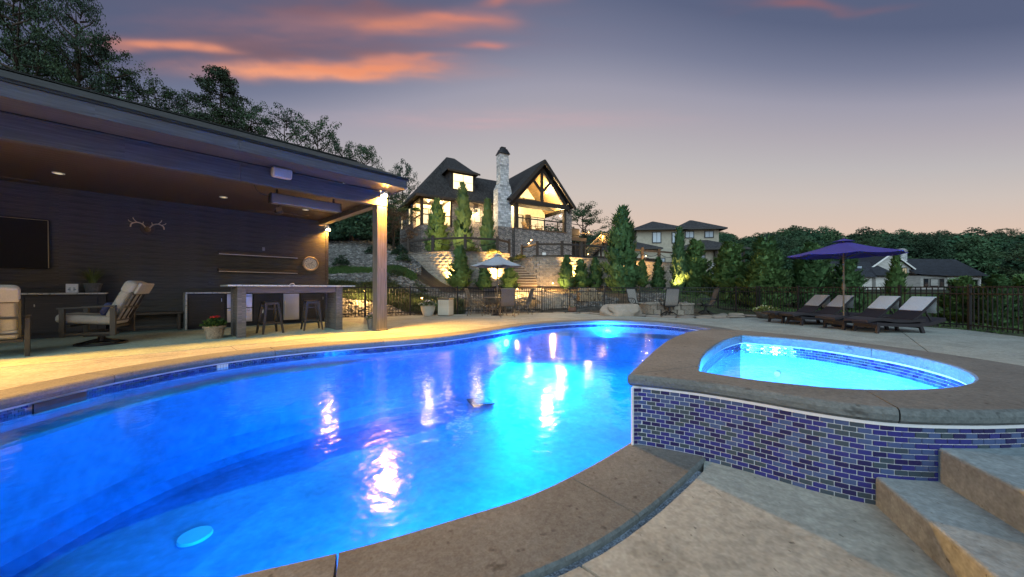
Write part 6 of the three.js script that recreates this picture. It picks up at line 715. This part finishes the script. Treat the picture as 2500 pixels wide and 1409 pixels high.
// dense columnar conifer, 1 m tall and about 0.4 m wide
function conifer(seed, n, leaf, w = 0.2, blunt = 0.75) {
  const q = rng(seed), tri = [], sprigs = 90 + Math.floor(q() * 20);
  for (let i = 0; i < n; i++) {
    const s = Math.floor(q() * sprigs), sy = PERM[s * 31 + seed * 7 & 65535], sa = PERM[s * 57 + seed * 13 & 65535] * 6.283, y0 = Math.pow(sy, 1.15) * 0.94, prof = Math.pow(1 - y0, blunt) * (0.55 + 0.45 * sstep(0, 0.14, y0)), r = w * prof * (0.68 + 0.62 * PERM[s * 91 & 65535]);
    const t = q(), rad = r * (0.55 + 0.5 * t), y = y0 + t * 0.1 + (q() - 0.5) * 0.06, a = sa + (q() - 0.5) * (0.55 + 0.9 * y0), p = V(Math.cos(a) * rad, clamp(y, 0.0, 1), Math.sin(a) * rad), up = V(Math.cos(a) * 0.5, 1.1, Math.sin(a) * 0.5).add(V(q() - 0.5, q() - 0.5, q() - 0.5)).normalize(), sd = V(-Math.sin(a), (q() - 0.5), Math.cos(a)).normalize(), l = leaf * (0.6 + 0.8 * q());
    const A = p.clone().addScaledVector(up, l), B = p.clone().addScaledVector(sd, l * 0.34), C = p.clone().addScaledVector(sd, -l * 0.34); pushTris(tri, B.toArray(), A.toArray(), C.toArray());
  }
  return triGeo(tri);
}
const BL = [broadleaf(1), broadleaf(2, { crown: 4.2, base: 2.0, n: 24 }), broadleaf(3, { crown: 3.2, n: 30, per: 95, base: 3 }), broadleaf(5, { crown: 3.8, per: 75, n: 22, base: 2.6, leaf: 0.19 })], PN = pine(9), CF = [conifer(1, 5200, 0.05), conifer(2, 5200, 0.05, 0.23, 0.7), conifer(3, 4200, 0.055, 0.17, 0.85)], LOOSE = conifer(7, 1500, 0.09, 0.26, 0.8);
const trunkG = rodG([0, -0.05, 0], [0, 0.35, 0], 0.018, 0.012, 7);
// px-free table: x, z, height, width scale, variant, label
function tree(label, x, z, h, wx, [wood, leaves], lm, group, turn = 0, nm = 'broadleaf_tree') { const t = thing(nm, label, 'tree', x, groundY(x, z) - 0.1, z, turn, group), s = h / 10; const a = M(t, 'trunk', wood, MT.bark), b = M(t, 'crown', leaves, lm); for (const o of [a, b]) o.scale.set(s * wx, s, s * wx); return t; }
const TG = 'trees on the wooded bank behind the pavilion';
[['tall leafy tree at the far left edge behind the pavilion roof', -56.7, -40, 36.6, 9.3, 0], ['tall tree with pale forked trunk, second from the left edge', -59.6, -44, 38.1, 7.7, 3], ['dense tall tree reaching the top of the picture above the pavilion', -51.5, -42, 36.7, 7.3, 2], ['round-crowned tree sloping down towards the gap above the pavilion', -51.4, -44, 32.3, 9.2, 1], ['short thick tree low at the far left above the roof', -63.7, -46, 32.9, 10.2, 1], ['thick tree filling the middle of the left group above the roof', -58.8, -46, 32.3, 10.7, 0], ['bushy tree at the right end of the left group above the roof', -51.3, -46, 29.4, 5.9, 3], ['lower bushy tree just right of the gap in the skyline', -48.3, -48, 28.8, 7.3, 3], ['leafy tree at the left foot of the lone pine', -46.2, -50, 28.8, 8.1, 0], ['leafy tree at the right foot of the lone pine', -37.2, -50, 27.4, 8.1, 1], ['thin open-crowned tree above the middle of the pavilion roof', -33.3, -52, 27.2, 8.5, 3], ['open tree sloping down above the right half of the pavilion roof', -28.7, -52, 25.8, 8.5, 3], ['small round tree above the right end of the pavilion roof', -25.1, -52, 22.8, 7.3, 0], ['leafy tree rising behind the corner floodlight', -22.3, -54, 23.2, 6.9, 2], ['distant open tree between the floodlight and the house roof', -18.5, -60, 22.2, 6.3, 3], ['broad low tree behind the middle of the pavilion roof', -42.9, -52, 26.4, 14.5, 1]].forEach(([lb, x, z, top, w, v], i) => { const h = top - groundY(x, z); tree(lb, x, z, h * 1.02, w / (0.78 * h), BL[v], leafMats[i % 4], TG, i * 1.7); });
[['broad dark tree beside the left wall of the house', -16.0, -40, 8.0, 1.3, 1], ['spreading dark tree behind the right end of the house', 10.2, -50, 9.2, 1.15, 1], ['small dark tree far behind the timber deck', 17, -75, 12, 0.9, 0], ['bushy tree hiding the slope behind the bar', -13.2, -29, 4.6, 1.5, 1], ['dark bushy tree beside the red shrub on the bank', -11.2, -31, 5.0, 1.35, 0]].forEach(([lb, x, z, h, w, v], i) => tree(lb, x, z, h, w, BL[v], leafMats[i % 4], 'trees round the houses', i * 1.7));
{ const x = -39.9, z = -48, h = 31.6 - groundY(x, z); tree('lone tall pine standing above the trees over the pavilion', x, z, h, 8.6 / (0.5 * h), PN, pineMat, undefined, 0.4, 'pine_tree'); }
tree('red-brown leaved tree beside the left wall of the house', -9.6, -28.4, 3.6, 1.3, BL[1], redMat, undefined, 0.8, 'red_leaved_tree');
// dense dark screens under the skyline trees
// conifers
const CG = 'planted conifers round the yard';
function con(label, x, z, h, w, v, m = coniferMats[v], y = null) { const t = thing('conifer', label, 'tree', x, y === null ? groundY(x, z) - 0.05 : y, z, v * 2 + x, CG); const c = M(t, 'crown', CF[v], m); c.scale.set(h * w * 1.2, h, h * w * 1.2); const k = M(t, 'trunk', trunkG, MT.bark); k.scale.set(h, h, h); return t; }
[['tall conifer at the left porch of the house', -6.05, -28.6, 4.7, 1.0, 0, 3.45], ['tallest narrow conifer before the lit house window', -3.9, -28.3, 5.9, 0.8, 2, 3.45], ['narrow conifer between the lit window and the chimney', -2.0, -28.6, 4.7, 0.85, 2, 3.45],
  ['large full conifer at the right end of the curved wall', 6.75, -21.6, 5.1, 1.05, 0, null], ['slim bright conifer before the beige house', 10.9, -23.0, 4.2, 0.8, 2, null], ['full conifer right beside the slim bright one', 11.9, -22.8, 3.7, 1.15, 1, null], ['broad conifer behind the fence, left of a matching pair', 12.3, -19.8, 3.4, 1.6, 1, null], ['broad conifer behind the fence, right of a matching pair', 13.8, -19.2, 3.7, 1.5, 0, null], ['conifer close behind the fence corner', 12.4, -17.3, 2.9, 1.6, 1, null], ['broad conifer left of the purple umbrella', 15.4, -18.2, 3.3, 1.5, 0, null], ['conifer showing left of the umbrella pole', 16.8, -19.5, 3.4, 1.4, 1, null], ['conifer right behind the umbrella pole', 16.4, -17.2, 2.7, 1.3, 0, null],
  ['clipped conifer column at the lit left block wall', -3.3, -22.2, 2.75, 1.15, 1, null], ['low conifer left of the brightest wall light', -1.75, -22.3, 1.75, 1.4, 0, null], ['low yellow-green conifer right of the brightest wall light', -0.15, -22.0, 1.8, 1.35, 1, null], ['low conifer at the left of the lit curved wall', 3.5, -22.6, 2.1, 1.25, 0, null], ['second low conifer along the curved wall', 4.5, -23.0, 1.9, 1.3, 1, null], ['third low conifer along the curved wall', 5.5, -23.2, 2.0, 1.25, 0, null], ['low lit conifer right of the large full conifer', 9.0, -24.4, 1.9, 1.1, 1, null], ['lit conifer at the end of the block wall', 10.3, -24.8, 2.3, 1.1, 0, null],
  ['dense hedge conifer behind the right fence, first of three', 15.2, -11.9, 1.55, 1.7, 1, null], ['dense hedge conifer behind the right fence, second of three', 14.9, -10.8, 1.55, 1.7, 0, null], ['dense hedge conifer behind the right fence, third of three', 15.9, -10.9, 1.6, 1.6, 1, null], ['dark conifer at the right edge behind the fence', 18.2, -11.8, 2.1, 1.6, 0, null]].forEach(([lb, x, z, h, w, v, y]) => con(lb, x, z, h, w, v, coniferMats[v], y));
{ const x = 20.2, z = -18.5, t = thing('sapling', 'small open young tree before the white farmhouse gable', 'tree', x, groundY(x, z), z); const c = M(t, 'crown', LOOSE, coniferMats[1], 0, 0.5, 0); c.scale.set(2.0, 2.2, 2.0); rod(t, 'trunk', [0, 0, 0], [0, 2.4, 0], 0.04, MT.bark, 0.015); }
{ const x = 40, z = -52, lm = leafMats[3]; tree('broad green tree at the far right edge behind the fence', 33, -21.5, 4.3, 1.3, BL[1], lm, undefined, 0.3); tree('dark leafy tree at the right edge beyond the farmhouse roof', 96, -58, 14, 1.0, BL[0], leafMats[0], undefined, 1.3); }
{ const q = rng(77); for (let i = 0; i < 16; i++) { const d = 92 + 45 * q(), x = (0.22 + 1.25 * (i + q()) / 16) * d; tree('broad green tree among the woodland on the far hill', x, -d, 11 + 4 * q(), 1.0, BL[i % 4], leafMats[(i * 3) % 4], 'trees standing out of the far woodland', i * 1.3); } }
// small shrubs on the gravel bank
const SHR = leafGeo(700, 0.5, 0.75, 0.11, 0.7, 61);
[['round clipped shrub on the gravel bank left of the post', -9.65, -24.2, 0.9], ['round clipped shrub on the gravel bank right of the post', -7.95, -24.0, 0.7], ['green shrub at the top of the gravel bank by the rail fence', -7.7, -24.4, 0.95], ['loose green shrub at the left end of the block wall', -7.0, -22.6, 0.95], ['low shrub at the pavilion wall end of the bank', -10.2, -21.0, 1.0]].forEach(([lb, x, z, s], i) => { const t = thing('shrub', lb, 'shrub', x, groundY(x, z) - 0.05, z, i); M(t, 'foliage', SHR, leafMats[i % 4]).scale.set(s, s, s); });
[['leafy shrub trailing over the left block wall beside the umbrella', -1.2, 3.3, -23.2], ['leafy plant on top of the lit left block wall', -2.6, 3.4, -22.95], ['low flowering plant at the foot of the terrace fence', 0.6, 3.15, -25.5]].forEach(([lb, x, y, z], i) => { const t = thing('wall_plant', lb, 'plant', x, y, z, i); M(t, 'foliage', leafGeo(300, 0.45, 0.4, 0.14, 0.6, 80 + i), yellowMat); });
// ---------------------------------------------------------------- stuff: gravel, creeping juniper, lawn, far wood
{
  const st = [0, 1, 2].map((s) => { const g = new THREE.IcosahedronGeometry(1, 1), p = g.attributes.position; for (let i = 0; i < p.count; i++) { const k = 0.8 + 0.4 * vn(p.getX(i) * 1.3 + s * 9 + 20, p.getY(i) * 1.3 + p.getZ(i) + 20); p.setXYZ(i, p.getX(i) * k, p.getY(i) * k * 0.62, p.getZ(i) * k); } g.computeVertexNormals(); return g; });
  const list = [], cols = []; const q = rng(404);
  const put = (x, z, s) => { list.push(TM(x, groundY(x, z) + s * 0.2, z, q() * 0.6, q() * 6.28, q() * 0.6, s, s, s * 1.15)); const k = 0.05 + 0.2 * q() * q(); cols.push(new THREE.Color(k * 1.04, k, k * 0.93)); };
  for (let i = 0; i < 26000; i++) { const d = 14 + 17 * Math.pow(q(), 0.8), px = lerp(-0.58, -0.26, q()), x = px * d, z = -d; const n = fbm(x * 0.5 + 7, z * 0.5 + 3, 4), g = d + (n - 0.5) * 2; if ((g > 15.3 && g < 17.6 && x > -9) || (g > 19.6 && g < 21.2) || inside([x, z], DECKPG)) continue; const wz = wallZ(x); if (wz !== null && z < wz + 0.4) continue; put(x, z, lerp(0.05, 0.13, q() * q())); }
  for (let i = 0; i < 7000; i++) { const x = lerp(-5.5, 9, q()), z = lerp(-14, -20.5, q()); if (inside([x, z], DECKPG) || distPoly([x, z], DECKPG) < 0.3) continue; if (x > 1.3 && x < 10 && z > -17.3) continue; const n = fbm(x * 0.5 + 7, z * 0.5 + 3, 4); if (n > 0.55) continue; put(x, z, lerp(0.04, 0.12, q() * q())); }
  const o = inst(scene, 'gravel', st[0], mat([1, 1, 1], 0.9), list, cols); stuff(o, 'grey river gravel spread over the bank and bed', 'gravel');
  const blade = (() => { const t = []; const r = rng(5); for (let k = 0; k < 26; k++) { const a = r() * 6.28, l = 0.5 + 0.6 * r(), e = [Math.cos(a) * l * 0.6, l * (0.35 + 0.5 * r()), Math.sin(a) * l * 0.6], w = 0.05; pushTris(t, [-Math.sin(a) * w, 0, Math.cos(a) * w], e, [Math.sin(a) * w, 0, -Math.cos(a) * w]); } return triGeo(t); })();
  const jl = []; for (let i = 0; i < 5200; i++) { const d = lerp(15.2, 22.5, q()), px = lerp(-0.55, -0.14, q()), x = px * d, z = -d; const n = fbm(x * 0.5 + 7, z * 0.5 + 3, 4), g = d + (n - 0.5) * 2; const wz = wallZ(x); if (!((g > 15.2 && g < 17.9) || (x > -7 && g > 17 && g < 20.2 && n > 0.42)) || (wz !== null && z < wz + 1.2)) continue; jl.push(TM(x, groundY(x, z), z, 0, q() * 6.28, 0, lerp(0.22, 0.45, q()))); }
  stuff(inst(scene, 'creeping_juniper', blade, mat([0.035, 0.062, 0.025], 0.85, { side: THREE.DoubleSide }), jl), 'dark green creeping juniper carpeting the bank', 'ground cover');
  const gl = []; for (let i = 0; i < 26000; i++) { const d = lerp(9, 42, Math.pow(q(), 0.8)), px = lerp(0.42, 1.55, q()), x = px * d, z = -d; if (inside([x, z], DECKPG) || (x < 11.2 && z > -17.6) || x > 50) continue; gl.push(TM(x, groundY(x, z), z, 0, q() * 6.28, 0, lerp(0.08, 0.16, q()))); }
  for (let i = 0; i < 4500; i++) { const d = lerp(19.4, 21.6, q()), x = lerp(-0.6, -0.27, q()) * d, z = -d, n = fbm(x * 0.5 + 7, z * 0.5 + 3, 4), g = d + (n - 0.5) * 2; if (g > 19.6 && g < 21.3) gl.push(TM(x, groundY(x, z), z, 0, q() * 6.28, 0, lerp(0.1, 0.18, q()))); }
  stuff(inst(scene, 'lawn', blade, mat([0.075, 0.15, 0.04], 0.85, { side: THREE.DoubleSide }), gl), 'green lawn beyond the black fence', 'grass');
  // wood on the far hills
  const clump = (() => { const t = [], r = rng(15); for (let k = 0; k < 300; k++) { const d = V(r() - 0.5, r() - 0.45, r() - 0.5).normalize().multiplyScalar(0.55 + 0.45 * r()); leafQuad(t, d, 0.12, r, 0.8); } return triGeo(t); })();
  const fl = [], fc = []; const wood = (x, z, h) => { const y = groundY(x, z), r = h * 0.27 * (0.8 + 0.5 * q()), gt = 0.5 + 1.0 * q() * q() + 0.15 * q(), wt = 0.8 + 0.5 * q(); for (let k = 0; k < 7; k++) { const a = k * 2.4 + q(), e = k / 7; const s = r * (0.55 + 0.45 * q()) * (1 - 0.35 * e); fl.push(TM(x + Math.cos(a) * r * (0.9 - 0.6 * e), y + h * (0.35 + 0.5 * e), z + Math.sin(a) * r * (0.9 - 0.6 * e), 0, q() * 6.28, 0, s * 1.15, s * 0.95, s * 1.15)); const g = gt * (0.85 + 0.3 * q()); fc.push(new THREE.Color(g * wt, g, g * (1.5 - 0.5 * wt))); } };
  for (let i = 0; i < 1250; i++) { const d = lerp(84, 205, Math.pow(q(), 0.7)), x = lerp(-0.05, 1.7, q()) * d, z = -d; wood(x, z, lerp(6, 15, Math.pow(q(), 1.6))); }
  for (let i = 0; i < 260; i++) { const d = lerp(38, 75, q()), x = lerp(-1.7, -0.32, q()) * d, z = -d; wood(x, z, lerp(5, 9, q())); }
  for (let i = 0; i < 120; i++) { const d = lerp(62, 84, q()), x = lerp(0.2, 0.62, q()) * d; wood(x + 22, -d - 12, lerp(6, 10, q())); }
  for (let i = 0; i < 90; i++) { const d = lerp(24, 33, q()), x = lerp(-1.4, -0.42, q()) * d; wood(x, -d - 1.5, lerp(2.5, 4.5, q())); }
  for (let i = 0; i < 70; i++) { const d = lerp(48, 60, q()), x = lerp(1.5, 1.85, q()) * d; wood(x, -d, lerp(7, 11, q())); }
  stuff(inst(scene, 'far_wood', clump, mat([0.03, 0.085, 0.038], 0.85, { side: THREE.DoubleSide }), fl, fc), 'dark green woodland covering the far hills', 'woodland');
}
// ================================================================ GARDEN PATH AND LIGHTS
{ const p = new THREE.Group(); p.name = 'garden_path'; p.userData.kind = 'structure'; scene.add(p); const ln = poly2([[2.1, -17.4], [2.3, -18.6], [1.8, -20.0], [1.0, -21.4], [0.85, -22.1]], 22), q = rng(88); ln.forEach(([x, z], i) => { for (const s of [-0.55, 0.1, 0.7]) { const n = 7, cx = x + s + (q() - 0.5) * 0.15, cz = z + (q() - 0.5) * 0.1, pg = []; for (let k = 0; k < n; k++) { const a = -k / n * 6.283 + (q() - 0.5) * 0.3, r = 0.3 + 0.08 * q(); pg.push([cx + Math.cos(a) * r, cz + Math.sin(a) * r * 0.5]); } const y = groundY(cx, cz); M(p, 'stepping_stone', prism(pg, y - 0.1, y + 0.05 + q() * 0.02, 0.01), MT.block[2]); } }); }
function uplight(label, x, z, y, tx, ty, tz, cd, ang = 0.75) { const l = thing('garden_uplight', label, 'lamp', x, y, z, 0, 'ground uplights in the garden'); M(l, 'stake', cyl(0.012, 0.012, 0.2, 8), MT.black, 0, -0.02, 0); const d = V(tx - x, ty - y, tz - z).normalize(), b = M(l, 'housing', cyl(0.05, 0.035, 0.12, 14), MT.bronze, 0, 0.1, 0); b.quaternion.setFromUnitVectors(V(0, 1, 0), d); M(b, 'lamp_lens', cyl(0.04, 0.04, 0.012, 14), glow(WARM, 25), 0, 0.062, 0); addSpot(x + d.x * 0.2, y + 0.1 + d.y * 0.2, z + d.z * 0.2, tx, ty, tz, WARM, cd, ang, 0.7, 2); }
const gy = (x, z, o = 0.02) => groundY(x, z) + o;
uplight('uplight at the foot of the left wall beside the conifer column', -3.85, -22.3, gy(-3.85, -22.3), -4.1, 3.3, -23.2, 280); uplight('bright uplight under the white umbrella against the left wall', -0.9, -22.9, gy(-0.9, -22.9), -0.95, 3.4, -23.9, 420); uplight('uplight at the lit patch of the curved right wall', 4.05, -23.4, gy(4.05, -23.4), 4.1, 3.2, -24.2, 380); uplight('uplight near the large full conifer', 8.6, -24.8, gy(8.6, -24.8), 8.9, 3.2, -26.2, 120); uplight('uplight at the right end of the block wall', 10.0, -25.6, gy(10, -25.6), 10.4, 3.2, -27.2, 130);
uplight('uplight on the terrace under the left porch conifer', -4.9, -24.3, 3.52, -5.6, 6, -27.5, 80); uplight('uplight on the terrace before the tallest conifer', -2.9, -24.2, 3.52, -3.6, 6.5, -27.5, 80); uplight('uplight lighting the slim bright conifer', 10.4, -22.2, gy(10.4, -22.2), 10.9, 3.5, -23, 50);
function pathlight(label, x, z, y, cd, h = 0.45) { const l = thing('path_light', label, 'lamp', x, y, z, 0, 'small path lights'); M(l, 'stem', cyl(0.012, 0.012, h, 8), MT.bronze, 0, h / 2, 0); M(l, 'hat', lathe([[0.01, h + 0.08], [0.09, h + 0.03], [0.09, h + 0.02], [0.01, h + 0.05]], 16), MT.bronze); M(l, 'bulb', sph(0.035, 12, 8), glow(WARM, 30), 0, h + 0.0, 0); addLamp(x, y + h, z, WARM, cd, 2); }
pathlight('path light on the gravel bank above the bar counter', -6.35, -15.2, gy(-6.35, -15.2), 45, 0.6); pathlight('path light beside the garden stairs', 2.5, -21.6, gy(2.5, -21.6), 60); pathlight('path light low behind the dining chairs', 0.3, -19.8, gy(0.3, -19.8), 55); pathlight('path light on the bed behind the urn', -4.2, -16.4, gy(-4.2, -16.4), 8); pathlight('small light on the rail fence post above the curved wall', 1.35, -24.7, 4.35, 3, 0.12); pathlight('starry bright light on the timber rail fence', 1.2, -25.3, 4.2, 6, 0.12); pathlight('small light at the far rail fence', 10.6, -27.9, 3.2, 4); pathlight('small light under the timber deck', 6.6, -30.5, 3.6, 4);
renderer.render(scene, camera);
